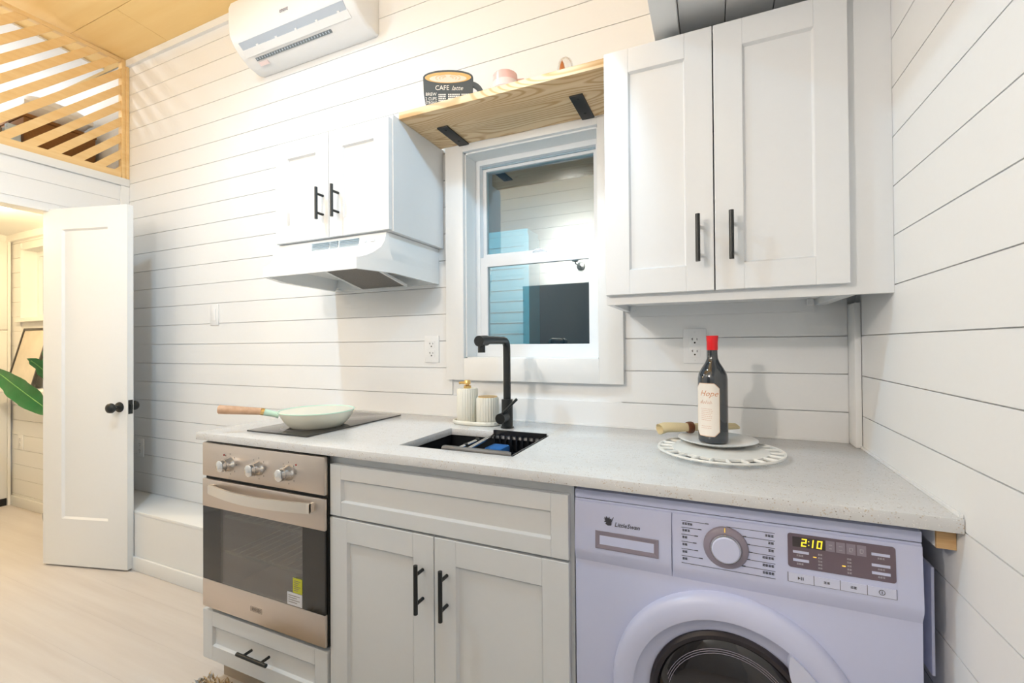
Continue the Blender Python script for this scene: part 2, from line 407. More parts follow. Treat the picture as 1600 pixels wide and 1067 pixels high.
# wheel-well box and baseboards
wwb = thing('wheel_box', 'white boxed step along the wall left of the oven', 'box', (-2.9, -.1, 0), kind='structure')
part('box_top', TRIM, wwb, -3.74, -2.068, -.214, -.0005, .300, .318, .002)
part('box_front', TRIM, wwb, -3.74, -2.068, -.213, -.195, 0, .300)
tag(MB().box(-3.74, -2.068, -.226, -.2135, 0, .074, .003).build('baseboard_kitchen', TRIM, smooth=40), 'white baseboard at the foot of the boxed step', 'baseboard', kind='structure')
tag(MB().box(XB, XP-.1, -.014, -.0005, 0, .075, .003).build('baseboard_bedroom', TRIM, smooth=40), 'white baseboard on the bedroom window wall', 'baseboard', kind='structure')

# ------------------------------------------------------------------ kitchen window
wn = thing('window_1', 'white hung window with dark reflective panes above the sink', 'window', (-1.045, 0, 1.07), kind='structure')
cx0, cx1, cz0, cz1 = -1.412, -.676, 1.072, 2.046
part('casing', TRIM, wn, cx0, WX0, -.020, -.0005, cz0, cz1, .002); part('casing', TRIM, wn, WX1, cx1, -.020, -.0005, cz0, cz1, .002)
part('casing', TRIM, wn, WX0, WX1, -.020, -.0005, cz0, WZ0, .0005); part('casing', TRIM, wn, WX0, WX1, -.020, -.0005, WZ1, cz1, .0005)
part('jamb', TRIM, wn, WX0-.004, WX0+.006, -.002, .15, WZ0, WZ1); part('jamb', TRIM, wn, WX1-.006, WX1+.004, -.002, .15, WZ0, WZ1)
part('jamb', TRIM, wn, WX0, WX1, -.002, .15, WZ0-.004, WZ0+.004); part('jamb', TRIM, wn, WX0, WX1, -.002, .15, WZ1-.006, WZ1+.004)
fx0, fx1, fz0, fz1 = WX0+.006, WX1-.006, WZ0+.004, WZ1-.006
MB().ringbox(fx0, fx1, fz0, fz1, .022, .022, .078, .150).build('frame', VINYL, wn)
us = MB().ringbox(fx0+.022, fx1-.022, 1.592, fz1-.022, .016, .018, .108, .132).build('upper_sash', VINYL, wn)
part('pane', WINGL, us, fx0+.036, fx1-.036, .118, .122, 1.606, fz1-.038)
part('shade_strip', GREYV, us, fx0+.022, fx1-.022, .100, .107, fz1-.029, fz1-.022)  # grey strip coloured as shade on the vinyl
ls = MB().ringbox(fx0+.014, fx1-.014, fz0+.012, 1.592, .040, .040, .082, .106).build('lower_sash', VINYL, wn, 0)
part('pane', WINGL, ls, fx0+.052, fx1-.052, .092, .096, fz0+.050, 1.554)
lt = MB().box(-1.075, -1.005, .092, .106, 1.592, 1.600, .002).tube([(-1.06, .09, 1.600), (-1.045, .086, 1.606), (-1.02, .086, 1.606)], .004, 8).build('latch', VINYL, ls, 40)
# outside: neighbour with teal lap siding
ow = thing('neighbour_house', 'teal lap-sided building outside, seen dimly through the window', 'building', (-3.6, 2.7, 0))
part('wall', SIDING, ow, -5.4, -2.10, 2.62, 2.9, 0, 2.34)
for k in range(20):
    z0 = .1+k*.112
    MB().prism([(2.618, z0), (2.590, z0), (2.612, z0+.111), (2.618, z0+.111)], lambda a, b, d: (d, a, b), -5.4, -2.13).build('siding_board', SIDING, ow)
part('corner_board', SIDING, ow, -2.13, -2.075, 2.595, 2.9, 0, 2.34)
part('fascia', SIDING, ow, -5.4, -2.09, 2.605, 2.9, 2.341, 2.40)
tag(MB().box(-9, 4, .16, 9, -.25, -.13).build('ground', GROUND), 'dark ground outside the window', 'ground', kind='structure')

# ------------------------------------------------------------------ cabinets
def shaker(name, parent, x0, x1, z0, z1, yf, th=.019, rail=.068, mat=CAB, label=None):
    m = MB(); b = .0012
    m.box(x0, x0+rail, yf, yf+th, z0, z1, b, 1); m.box(x1-rail, x1, yf, yf+th, z0, z1, b, 1)
    m.box(x0+rail, x1-rail, yf, yf+th, z0, z0+rail, b, 1); m.box(x0+rail, x1-rail, yf, yf+th, z1-rail, z1, b, 1)
    # bevelled inner lip and panel
    p = .009
    a0, a1, c0, c1 = x0+rail, x1-rail, z0+rail, z1-rail; q = .004
    vs = [(a0, yf+.0005, c0), (a1, yf+.0005, c0), (a1, yf+.0005, c1), (a0, yf+.0005, c1), (a0+q, yf+p, c0+q), (a1-q, yf+p, c0+q), (a1-q, yf+p, c1-q), (a0+q, yf+p, c1-q)]
    m.add(vs, [(0, 1, 5, 4), (1, 2, 6, 5), (2, 3, 7, 6), (3, 0, 4, 7)])
    m.box(a0, a1, yf+p, yf+th-.002, c0, c1)
    o = m.build(name, mat, parent, 30)
    if label: o['label'] = label
    return o
def bar_handle(parent, x, z, L, yf, vertical=True, r=.006, out=.034):
    m = MB(); h = L/2
    if vertical:
        m.cyl((x, yf-out, z-h), (x, yf-out, z+h), r, 14)
        for s in (-1, 1): m.cyl((x, yf-.0005, z+s*h*.6), (x, yf-out, z+s*h*.6), r*.8, 10)
    else:
        m.cyl((x-h, yf-out, z), (x+h, yf-out, z), r, 14)
        for s in (-1, 1): m.cyl((x+s*h*.6, yf-.0005, z), (x+s*h*.6, yf-out, z), r*.8, 10)
    o = m.build('handle', BLACK, parent, 40); o['label'] = 'black bar handle'; return o
def carcass(parent, x0, x1, y0, y1, z0, z1, t=.016, top=True, name='body'):
    m = MB(); m.box(x0, x0+t, y0, y1, z0, z1); m.box(x1-t, x1, y0, y1, z0, z1); m.box(x0+t, x1-t, y1-.006, y1, z0, z1)
    m.box(x0+t, x1-t, y0, y1-.006, z0, z0+t)
    if top: m.box(x0+t, x1-t, y0, y1-.006, z1-t, z1)
    return m.build(name, CAB, parent)
YD = -.605
# sink base
sc = thing('sink_cabinet', 'white shaker base cabinet with two doors under the sink', 'cabinet', (-1.08, -.3, 0), 'white shaker base cabinets')
carcass(sc, -1.466, -.697, -.568, -.002, .10, .886, top=False)
MB().ringbox(-1.466, -.697, .10, .886, .03, .045, -.585, -.568).build('face_frame', CAB, sc)
part('face_rail', CAB, sc, -1.436, -.727, -.585, -.568, .683, .715)
part('toe_kick', TOEK, sc, -1.466, -.697, -.540, -.525, 0, .10)
shaker('drawer_front', sc, -1.463, -.706, .701, .856, YD, .0195, .044)
d = shaker('door', sc, -1.464, -1.088, .115, .694, YD, .0195); bar_handle(d, -1.123, .560, .131, YD)
d = shaker('door', sc, -1.0855, -.706, .115, .694, YD, .0195); bar_handle(d, -1.045, .559, .132, YD)
# oven base
oc = thing('oven_cabinet', 'white base cabinet with a single drawer under the oven', 'cabinet', (-1.765, -.3, 0), 'white shaker base cabinets')
m = MB().box(-2.060, -2.044, -.59, -.002, .10, .886).box(-1.484, -1.468, -.585, -.002, .10, .886).box(-2.044, -1.484, -.012, -.002, .10, .886).box(-2.044, -1.484, -.585, -.012, .10, .116).box(-2.044, -1.484, -.585, -.012, .274, .290)
m.build('body', CAB, oc)
part('toe_kick', TOEK, oc, -2.060, -1.468, -.540, -.525, 0, .10)
d = shaker('drawer', oc, -2.068, -1.472, .108, .280, -.610, .0195, .052); bar_handle(d, -1.768, .199, .140, -.610, False)
# wall cabinet on the right
uc = thing('wall_cabinet', 'tall two-door white shaker wall cabinet in the right corner', 'cabinet', (-.335, -.16, 1.33), 'white shaker wall cabinets')
m = MB().box(-.668, -.652, -.312, -.001, 1.330, 2.052).box(-.102, -.086, -.312, -.001, 1.330, 2.052).box(-.652, -.102, -.312, -.001, 2.036, 2.052).box(-.652, -.102, -.312, -.001, 1.348, 1.362).box(-.652, -.102, -.014, -.001, 1.312, 1.348)
m.build('body', CAB, uc)
MB().ringbox(-.668, -.086, 1.330, 2.052, .032, .030, -.331, -.312).build('face_frame', CAB, uc)
part('filler', CAB, uc, -.0855, -.0005, -.328, -.309, 1.331, 2.052)
part('filler_return', CAB, uc, -.0855, -.070, -.309, -.001, 1.331, 2.052)
for x in (-.636, -.118): MB().box(x-.008, x+.008, -.05, -.035, 1.330, 1.347).build('corner_block', CAB, uc)
d = shaker('door', uc, -.666, -.3815, 1.356, 2.051, -.3505, .019); bar_handle(d, -.4195, 1.490, .123, -.3505)
d = shaker('door', uc, -.3785, -.0885, 1.356, 2.051, -.3505, .019); bar_handle(d, -.341, 1.490, .123, -.3505)
# wall cabinet above the hood
hc = thing('hood_cabinet', 'small two-door white shaker cabinet above the range hood', 'cabinet', (-1.735, -.16, 1.63), 'white shaker wall cabinets')
carcass(hc, -2.036, -1.434, -.312, -.001, 1.630, 2.052)
MB().ringbox(-2.036, -1.434, 1.630, 2.052, .032, .030, -.331, -.312).build('face_frame', CAB, hc)
d = shaker('door', hc, -2.016, -1.727, 1.634, 2.040, -.3505, .019); bar_handle(d, -1.755, 1.760, .121, -.3505)
d = shaker('door', hc, -1.7245, -1.440, 1.634, 2.040, -.3505, .019); bar_handle(d, -1.677, 1.760, .121, -.3505)

# ------------------------------------------------------------------ range hood
rh = thing('range_hood', 'white under-cabinet range hood with mesh filter above the cooktop', 'range hood', (-1.75, -.2, 1.48))
hx0, hx1 = -2.050, -1.458
def ring(z, ys, yf, inset, zb=None):
    zb = z if zb is None else zb
    return [(hx0, -.001, zb), (hx0, ys, zb+(z-zb)*.7), (hx0+inset, yf, z), (hx1-inset, yf, z), (hx1, ys, zb+(z-zb)*.7), (hx1, -.001, zb)]
rings = [ring(1.628, -.325, -.338, .004), ring(1.598, -.325, -.342, .008), ring(1.574, -.322, -.352, .016), ring(1.552, -.318, -.374, .032), ring(1.536, -.308, -.402, .046), ring(1.527, -.300, -.428, .060), ring(1.487, -.300, -.428, .060, 1.478)]
m = MB(); vs = [p for q in rings for p in q]; fs = []
for i in range(len(rings)-1):
    for k in range(6): fs.append((i*6+k, i*6+(k+1) % 6, (i+1)*6+(k+1) % 6, (i+1)*6+k))
fs.append(tuple(range(6)))
# underside: rim and recessed pan
last = rings[-1]; cxm = (hx0+hx1)/2
inn = [(p[0]+(.014 if p[0] < cxm else -.014), p[1]+(.012 if p[1] < -.2 else -.012), p[2]+.001) for p in last]
up = [(p[0]+(.03 if p[0] < cxm else -.03), p[1]+(.02 if p[1] < -.2 else -.01), p[2]+.052) for p in last]
o0 = len(vs); vs += inn+up; b0 = (len(rings)-1)*6
for k in range(6):
    k2 = (k+1) % 6; fs.append((b0+k, b0+k2, o0+k2, o0+k)); fs.append((o0+k, o0+k2, o0+6+k2, o0+6+k))
fs.append(tuple(o0+6+k for k in range(6)))
m.add(vs, fs).build('shell', HOODW, rh, 28)
fl_ = MB().prism([(-.26, 1.524), (-.05, 1.474), (-.05, 1.480), (-.26, 1.530)], lambda a, b, d: (d, a, b), -1.835, -1.60).build('filter', FILT, rh); fl_['label'] = 'grey wire mesh filter'
for x in (-1.843, -1.60): MB().prism([(-.265, 1.523), (-.045, 1.471), (-.045, 1.481), (-.265, 1.532)], lambda a, b, d: (d, a, b), x, x+.008).build('filter_frame', HOODW, rh)
MB().box(-2.0, -1.98, -.05, -.03, 1.474, 1.486, .003).build('screw_boss', HOODW, rh, 40)
for x0, x1, n in [(-1.822, -1.733, 5), (-1.727, -1.688, 5), (-1.680, -1.586, 5)]:
    for k in range(n):
        z = 1.590+k*.0062
        part('vent_slot', GREYV, rh, x0, x1, -.3455, -.338, z, z+.0032)
for x in (-1.555, -1.525, -1.515): part('switch', PLAST, rh, x-.005, x+.005, -.346, -.338, 1.598, 1.606, .001)

# ------------------------------------------------------------------ shelf and its things
sh = thing('shelf', 'pine plank shelf on black brackets above the window', 'shelf', (-1.056, -.15, 2.047))
part('plank', PINE, sh, -1.433, -.6685, -.300, -.0205, 2.048, 2.074, .0015)
for x in (-1.318, -.795):
    b = MB().box(x-.023, x+.023, -.188, -.0205, 2.0425, 2.0478, .001).build('bracket', IRON, sh, 40)
    for yy in (-.165, -.065): MB().lathe((x, yy, 2.0426), (0, 0, -1), [(.0055, 0), (.0055, .001), (.003, .0022), (0, .0024)], 12).build('screw', DARK, b, 40)
# mug-shaped sign, turned towards the room
def facing(cx, cy, cz, yaw):
    c, s_ = math.cos(yaw), math.sin(yaw)
    return lambda a, b, d: (cx+a*c+d*s_, cy+a*s_-d*c, cz+b)     # a: right, b: up, d: towards viewer
ms = thing('mug_sign', 'dark cup-shaped coffee sign with white lettering on the shelf', 'sign', (-1.27, -.19, 2.074))
F = facing(-1.290, -.185, 2.0742, .41)
def ell(cx, cz, rx, rz, n=40): return [(cx+rx*math.cos(2*math.pi*k/n), cz+rz*math.sin(2*math.pi*k/n)) for k in range(n)]
Wd, Ht = .094, .150
body = []
for k in range(17): body.append((-Wd+.012+.0*k if False else -Wd*math.cos(math.pi*k/16), Ht+.027*math.sin(math.pi*k/16)))
right = [(Wd-.002, Ht-.06), (Wd-.008, Ht-.10), (Wd-.026, .02), (Wd-.045, 0)]
poly = body+right+[(-a, b) for a, b in reversed(right)]
MB().prism(poly, F, 0, .012).build('board', SLATE, ms)
# handle ring
m = MB(); n = 20; hp = []
out = [(Wd-.012+.052*math.cos(t), Ht-.068+.052*math.sin(t)) for t in [math.pi/2*1.0-math.pi*k/n for k in range(n+1)]]
inn_ = [(Wd-.012+.032*math.cos(t), Ht-.068+.034*math.sin(t)) for t in [math.pi/2*1.0-math.pi*k/n for k in range(n+1)]]
m.prism(out+list(reversed(inn_)), F, .001, .011).build('handle', SLATE, ms)
MB().prism(ell(0, Ht-.002, Wd-.007, .021), F, .012, .0128).build('coffee_print', OCHRE, ms)
MB().prism(ell(.0, Ht-.006, Wd-.024, .0145), F, .0128, .0132).build('foam_print', FOAM, ms)
m = MB()
for rr in (.016, .028, .042):
    for sx in (-1, 1):
        m.tube([F(sx*(rr*math.cos(t)+.004), Ht-.001+.3*rr*math.sin(t)-.003, .0133) for t in [-.6+.25*k for k in range(9)]], .0009, 5)
m.build('latte_art_print', OCHRE, ms)
m = MB()
T = lambda ox, oz, e=.0122: (lambda a, b, d: F(ox+a, oz+b, e+d+.0004))
m.text('CAFE', .026, T(-.022, Ht-.049), maxw=.052); m.text('latte', .024, T(.034, Ht-.050), shear=.35, maxw=.045)
m.text('BREW', .017, T(-.064, Ht-.070), maxw=.040); m.text('2 CUPS', .016, T(-.064, Ht-.087), maxw=.042)
m.text('STRONG', .014, T(-.063, Ht-.101), maxw=.042); m.text('COFFEE', .013, T(-.057, Ht-.115), maxw=.036)
for x0, x1, z0, nl in [(-.036, -.008, Ht-.064, 5), (.000, .044, Ht-.064, 7), (.050, .085, Ht-.064, 4), (-.036, -.008, Ht-.100, 3)]:
    for k in range(nl):
        a = x0
        while a < x1:
            wdt = random.uniform(.003, .007); m.prism([(a, z0-k*.0075), (min(a+wdt, x1), z0-k*.0075), (min(a+wdt, x1), z0-k*.0075-.0048), (a, z0-k*.0075-.0048)], F, .0122, .0128); a += wdt+.0015
m.build('lettering', CHALK, ms)
# pink mug
pm = thing('pink_mug', 'pink glazed mug beside the cup-shaped sign', 'mug', (-1.05, -.19, 2.074))
MB().lathe((-1.052, -.19, 2.0742), (0, 0, 1), [(.034, 0), (.040, .004), (.044, .03), (.045, .075), (.043, .098), (.040, .100), (.040, .095), (.041, .03), (.036, .008), (0, .007)], 32).build('cup', PINK, pm, 50)
MB().tube([(-1.012, -.175, 2.155), (-.992, -.168, 2.157), (-.980, -.163, 2.135), (-.986, -.165, 2.112), (-1.010, -.174, 2.102)], .005, 8).build('handle', PINK, pm, 60)
MB().lathe((-1.052, -.19, 2.12), (0, 0, 1), [(.0452, 0), (.0458, .004), (.0458, .02), (.0452, .024)], 32).build('glaze_band', PINKW, pm, 50)
# glass jar with copper ornament
gj = thing('glass_jar', 'small clear glass jar with copper ornament on the shelf', 'jar', (-.828, -.2, 2.074))
MB().lathe((-.826, -.20, 2.0742), (0, 0, 1), [(.022, 0), (.027, .012), (.028, .06), (.022, .086), (.010, .097), (0, .099)], 24).build('glass', CLEAR, gj, 60)
MB().lathe((-.836, -.205, 2.077), (0, 0, 1), [(.010, 0), (.011, .05), (.007, .072), (0, .088)], 8).build('ornament', COPPER, gj, 30)

# ------------------------------------------------------------------ air conditioner
ac = thing('air_conditioner', 'white split air conditioner high on the shiplap wall', 'air conditioner', (-2.16, -.1, 2.635))
prof = [(-.001, 2.640), (-.020, 2.634), (-.085, 2.646), (-.135, 2.676), (-.170, 2.712), (-.186, 2.745), (-.192, 2.80), (-.192, 2.88), (-.184, 2.905), (-.165, 2.917), (-.001, 2.920)]
m = MB(); ax0, ax1 = -2.552, -1.775
P_ = lambda a, b, d: (d, a, b)
nn = len(prof)
secs = []
for x, k in [(ax0, .012), (ax0+.006, .004), (ax0+.016, 0), (ax1-.016, 0), (ax1-.006, .004), (ax1, .012)]:
    secs.append([(x, min(-.001, a+k*1.0) if a < -.03 else a, b+(k*.7 if b < 2.72 else (-k*.5 if b > 2.89 else 0))) for a, b in prof])
vs = [p for q in secs for p in q]; fs = []
for i in range(len(secs)-1):
    for k in range(nn): fs.append((i*nn+k, i*nn+(k+1) % nn, (i+1)*nn+(k+1) % nn, (i+1)*nn+k))
fs += [tuple(range(nn)), tuple((len(secs)-1)*nn+k for k in range(nn))]
m.add(vs, fs).build('housing', PLAST, ac, 35)
def under(t):   # point on the sloping underside, t 0 at the wall edge to 1 at the front lip
    a, b = Vector((-.085, 2.646)), Vector((-.170, 2.712)); p = a+(b-a)*t; return p
def strip(name, mat, x0, x1, t0, t1, off0, off1, par=ac):
    a, b = under(t0), under(t1); nrm = Vector((-(b-a).y, (b-a).x)).normalized()
    if nrm.y > 0: nrm = -nrm
    q = [a+nrm*off0, b+nrm*off0, b+nrm*off1, a+nrm*off1]
    return MB().prism([(v.x, v.y) for v in q], P_, x0, x1).build(name, mat, par)
strip('outlet_recess', ACGREY, -2.50, -1.83, .62, .97, .001, .006)
strip('louvre', PLAST, -2.505, -1.825, .36, .66, .003, .010)
strip('louvre_gap', DGREYV, -2.46, -1.96, .12, .25, .002, .0065)
for k in range(28): strip('vane', ACGREY, -2.452+k*.0176, -2.447+k*.0176, .15, .23, .0065, .0078)
for k in range(5): strip('vane_clip', PLAST, -2.40+k*.13, -2.388+k*.13, .58, .72, .006, .011)
strip('energy_sticker', STICKP, -2.46, -2.40, -.12, .04, -.0005, .0045)
m = MB()
for k in range(5):
    x = -2.185+k*.011
    m.box(x, x+.0022, -.1935, -.190, 2.748, 2.759); m.box(x, x+.007, -.1935, -.190, 2.757, 2.759)
    if k % 2 == 0: m.box(x, x+.007, -.1935, -.190, 2.748, 2.750)
m.build('maker_mark', WPALE, ac)
part('side_grille', STICKP, ac, ax1-.001, ax1+.0012, -.10, -.06, 2.86, 2.88)

# ------------------------------------------------------------------ countertop, sink, tap
ct = thing('countertop', 'white speckled quartz countertop along the shiplap wall', 'countertop', (-1.03, -.3, .889))
sx0, sx1, sy0, sy1 = -1.262, -.884, -.528, -.226
kx0, kx1 = -2.066, -.0008; ky0, ky1 = -.635, -.0008; tz0, tz1 = .8895, .915
def slab(m, z):
    return
bm = bmesh.new()
xs = [kx0, sx0, sx1, kx1]; ys = [ky0, sy0, sy1, ky1]
gv = {}
for i, x in enumerate(xs):
    for j, yv in enumerate(ys):
        for kz, z in enumerate((tz0, tz1)): gv[i, j, kz] = bm.verts.new((x, yv, z))
for i in range(3):
    for j in range(3):
        if i == 1 and j == 1: continue
        for kz in (0, 1): bm.faces.new([gv[i, j, kz], gv[i+1, j, kz], gv[i+1, j+1, kz], gv[i, j+1, kz]])
for i in range(3):
    for j in (0, 3): bm.faces.new([gv[i, j, 0], gv[i+1, j, 0], gv[i+1, j, 1], gv[i, j, 1]])
    for j in (0, 3): bm.faces.new([gv[j, i, 0], gv[j, i+1, 0], gv[j, i+1, 1], gv[j, i, 1]])
for a, b in (((1, 1), (2, 1)), ((2, 1), (2, 2)), ((2, 2), (1, 2)), ((1, 2), (1, 1))):
    bm.faces.new([gv[a[0], a[1], 0], gv[b[0], b[1], 0], gv[b[0], b[1], 1], gv[a[0], a[1], 1]])
bmesh.ops.recalc_face_normals(bm, faces=bm.faces)
bmesh.ops.bevel(bm, geom=[e for e in bm.edges if e.calc_face_angle(0) > .5], offset=.0018, segments=2, profile=.5, affect='EDGES')
MB().addbm(bm).build('slab', QUARTZ, ct, 40)
part('caulk', TRIM, ct, -2.06, -.018, -.006, -.0008, .9152, .921)
part('caulk', TRIM, ct, -.006, -.0008, -.63, -.072, .9152, .921)
sk = thing('sink', 'black undermount sink basin set in the countertop', 'sink', (-1.073, -.377, .70))
a0, a1, b0_, b1_ = sx0-.004, sx1+.004, sy0-.004, sy1+.004
m = MB().box(a0-.003, a0, b0_-.003, b1_+.003, .70, .889).box(a1, a1+.003, b0_-.003, b1_+.003, .70, .889).box(a0, a1, b0_-.003, b0_, .70, .889).box(a0, a1, b1_, b1_+.003, .70, .889).box(a0, a1, b0_, b1_, .697, .70)
m.build('basin', SINKM, sk)
MB().lathe((-1.15, -.377, .7005), (0, 0, 1), [(.045, 0), (.045, .003), (.034, .003), (.03, .001), (0, .001)], 24).build('drain', BLACK, sk, 40)
# colander caddy hung in the sink
sb = thing('sink_caddy', 'black slotted colander and drying rods inside the sink', 'colander', (-.99, -.377, .85))
m = MB(); bx0, bx1, by0, by1 = -1.086, -.892, -.522, -.236; bt, bb = .921, .842
m.box(bx0, bx1, by1, by1+.008, .905, bt)                    # back rim with slots below
nsl = 9
for k in range(nsl+1):
    x = bx0+(bx1-bx0-.006)*k/nsl; m.box(x, x+.006, by1, by1+.006, bb+.006, .905)
m.box(bx0, bx1, by1, by1+.006, bb, bb+.008)
for k in range(15):
    yy = by0+(by1-by0-.004)*k/14
    m.box(bx1-.004, bx1, yy, yy+.006, bb+.006, .905)
m.box(bx1-.005, bx1, by0, by1, .903, .912)
for k in range(11):
    x = bx0+(bx1-bx0-.004)*k/10; m.box(x, x+.005, by0, by1, bb, bb+.004)
m.build('basket', SINKM, sb)
MB().tube([(-1.112, -.512, .914), (-1.104, -.517, .917), (-.905, -.520, .917), (-.897, -.515, .914)], .0085, 12).build('front_rail', RAILG, sb, 50)
for (p0, p1, r_) in [((-1.085, -.505, .908), (-1.095, -.335, .905), .0045), ((-1.055, -.505, .905), (-1.082, -.245, .905), .0055)]:
    o = MB().cyl(p0, p1, r_, 10).build('rod', CHROME, sb, 40)
MB().lathe((-1.095, -.345, .905), (0, 1, 0), [(.007, 0), (.008, .006), (.007, .014)], 12).lathe((-1.090, -.43, .906), (0, 1, 0), [(.006, 0), (.0075, .005), (.0065, .014)], 12).build('rod_cap', BLACK, sb, 40)
tag(MB().box(-1.072, -1.010, -.335, -.262, .8465, .882, .006).build('block', BLUEBL, smooth=40), 'blue sponge inside the black sink caddy', 'block')  # blue block put in for a small blue patch
# faucet
fc = thing('faucet', 'matte black single-lever faucet standing behind the sink', 'faucet', (-1.072, -.150, .915))
fx, fy = -1.072, -.150
MB().lathe((fx, fy, .9152), (0, 0, 1), [(.024, 0), (.024, .004), (.0205, .006), (.0205, .103), (.0145, .104)], 28).build('base', BLACK, fc, 40)
path = [(fx, fy, 1.018), (fx, fy, 1.10), (fx, fy, 1.19)]+[(fx, fy-.028*(1-math.cos(t)), 1.205+.028*math.sin(t)) for t in [math.pi/2*k/6 for k in range(1, 7)]]+[(fx, fy-.10, 1.233), (fx, fy-.180, 1.233)]
MB().tube(path, .0135, 18).build('spout', BLACK, fc, 50)
MB().cyl((fx, fy-.165, 1.231), (fx, fy-.215, 1.229), .0175, 22).cyl((fx, fy-.196, 1.218), (fx, fy-.196, 1.192), .012, 18).build('spray_head', BLACK, fc, 40)
MB().cyl((fx, fy-.018, .958), (fx, fy-.062, .956), .0185, 24).build('valve', BLACK, fc, 40)
MB().cyl((fx+.002, fy-.050, .972), (fx+.056, fy-.040, 1.026), .0048, 12).build('lever', BLACK, fc, 40)

# soap set
ty = thing('soap_tray', 'cream beaded oval tray left of the faucet', 'tray', (-1.21, -.128, .915))
def oval(c, prof, n=48, ax=.098, ay=.052, beads=0):
    m = MB(); vs = []; fs = []
    for s_, h in prof:
        for k in range(n):
            t = 2*math.pi*k/n; q = s_*(1+(.012*math.cos(t*24) if beads and s_ > .97 else 0))
            vs.append((c[0]+ax*q*math.copysign(abs(math.cos(t))**.7, math.cos(t)), c[1]+ay*q*math.copysign(abs(math.sin(t))**.7, math.sin(t)), c[2]+h))
    for i in range(len(prof)-1):
        for k in range(n): fs.append((i*n+k, i*n+(k+1) % n, (i+1)*n+(k+1) % n, (i+1)*n+k))
    fs.append(tuple(reversed(range(n)))); fs.append(tuple((len(prof)-1)*n+k for k in range(n)))
    return m.add(vs, fs)
oval((-1.212, -.120, .9152), [(.88, 0), (.97, .003), (1.0, .009), (.99, .015), (.95, .0165), (.92, .014), (.9, .007)], 96, beads=1).build('dish', CERAM, ty, 50)
def ribbed(c, r, h, n=26, taper=1.0):
    m = MB(); vs = []; fs = []; N_ = n*4
    prof = [(.93, 0), (1, .005), (1, h-.006), (.96, h), (.5, h)]
    for s_, z in prof:
        for k in range(N_):
            t = 2*math.pi*k/N_; q = r*s_*(1+.06*abs(math.sin(t*n/2))*(1 if .004 < z < h-.003 else .3))
            vs.append((c[0]+q*math.cos(t), c[1]+q*math.sin(t), c[2]+z))
    for i in range(len(prof)-1):
        for k in range(N_): fs.append((i*N_+k, i*N_+(k+1) % N_, (i+1)*N_+(k+1) % N_, (i+1)*N_+k))
    fs.append(tuple(reversed(range(N_)))); fs.append(tuple((len(prof)-1)*N_+k for k in range(N_)))
    return m.add(vs, fs)
sd = thing('soap_dispenser', 'cream ribbed ceramic soap dispenser with gold pump', 'soap dispenser', (-1.255, -.118, .922))
ribbed((-1.255, -.118, .9225), .0385, .128).build('bottle', CERAM, sd, 50)
m = MB().lathe((-1.255, -.118, 1.0505), (0, 0, 1), [(.014, 0), (.014, .010), (.006, .012), (.006, .014), (.012, .015), (.012, .029), (.010, .031), (0, .031)], 24)
m.tube([(-1.260, -.121, 1.071), (-1.274, -.129, 1.072), (-1.283, -.134, 1.070)], .005, 10).build('pump', BRASS, sd, 45)
tb = thing('tumbler', 'short cream ribbed ceramic tumbler between dispenser and faucet', 'tumbler', (-1.168, -.122, .922))
ribbed((-1.166, -.122, .9225), .0405, .098).build('cup', CERAM, tb, 50)
MB().lathe((-1.166, -.122, 1.0205), (0, 0, 1), [(.036, 0), (.036, .003), (.014, .0035), (0, .0036)], 28).build('gold_lid', BRASS, tb, 40)

# ------------------------------------------------------------------ cooktop and pan
ck = thing('cooktop', 'black ceramic-glass cooktop set into the countertop', 'cooktop', (-1.762, -.31, .915))
part('glass', HOB, ck, -1.908, -1.614, -.556, -.062, .9153, .9205, .0012)
for yy, rr in ((-.44, .075), (-.19, .095)):
    MB().lathe((-1.762, yy, .9206), (0, 0, 1), [(rr, 0), (rr, .0002), (rr-.0015, .0002), (rr-.0015, 0)], 48, True).build('zone_ring', WPALE, ck)
part('touch_mark', WPALE, ck, -1.80, -1.72, -.548, -.546, .9206, .9208)
fp = thing('frying_pan', 'mint-lined cream frying pan with wooden handle on the cooktop', 'frying pan', (-1.743, -.394, .92))
pc = Vector((-1.743, -.394, .921))
MB().lathe(pc, (0, 0, 1), [(.092, 0), (.094, .002), (.112, .020), (.125, .042), (.132, .057), (.1285, .057), (.1285, .0565)], 56).build('body', CREAM, fp, 50)
MB().lathe(pc, (0, 0, 1), [(.1327, .0555), (.1335, .0575), (.1322, .0595), (.1280, .0585), (.121, .042), (.108, .020), (.090, .006), (0, .006)], 56).build('lining', GREEN, fp, 60)
hd = Vector((-.70, -.714, 0)).normalized()
h0 = pc+hd*.128+Vector((0, 0, .046)); h1 = pc+hd*.175+Vector((0, 0, .060)); h2 = pc+hd*.185+Vector((0, 0, .063)); h3 = pc+hd*.318+Vector((0, 0, .078))
MB().tube([h0, h0.lerp(h1, .35), h1], [.012, .010, .0125], 14).build('bracket', GREEN, fp, 50)
MB().cyl(h1, h2, .0132, 16).build('ferrule', BRASS, fp, 40)
MB().tube([h2, h2.lerp(h3, .3), h2.lerp(h3, .8), h2.lerp(h3, .97), h3], [.0125, .0135, .0155, .0155, .012], 16).build('handle', HANDW, fp, 50)

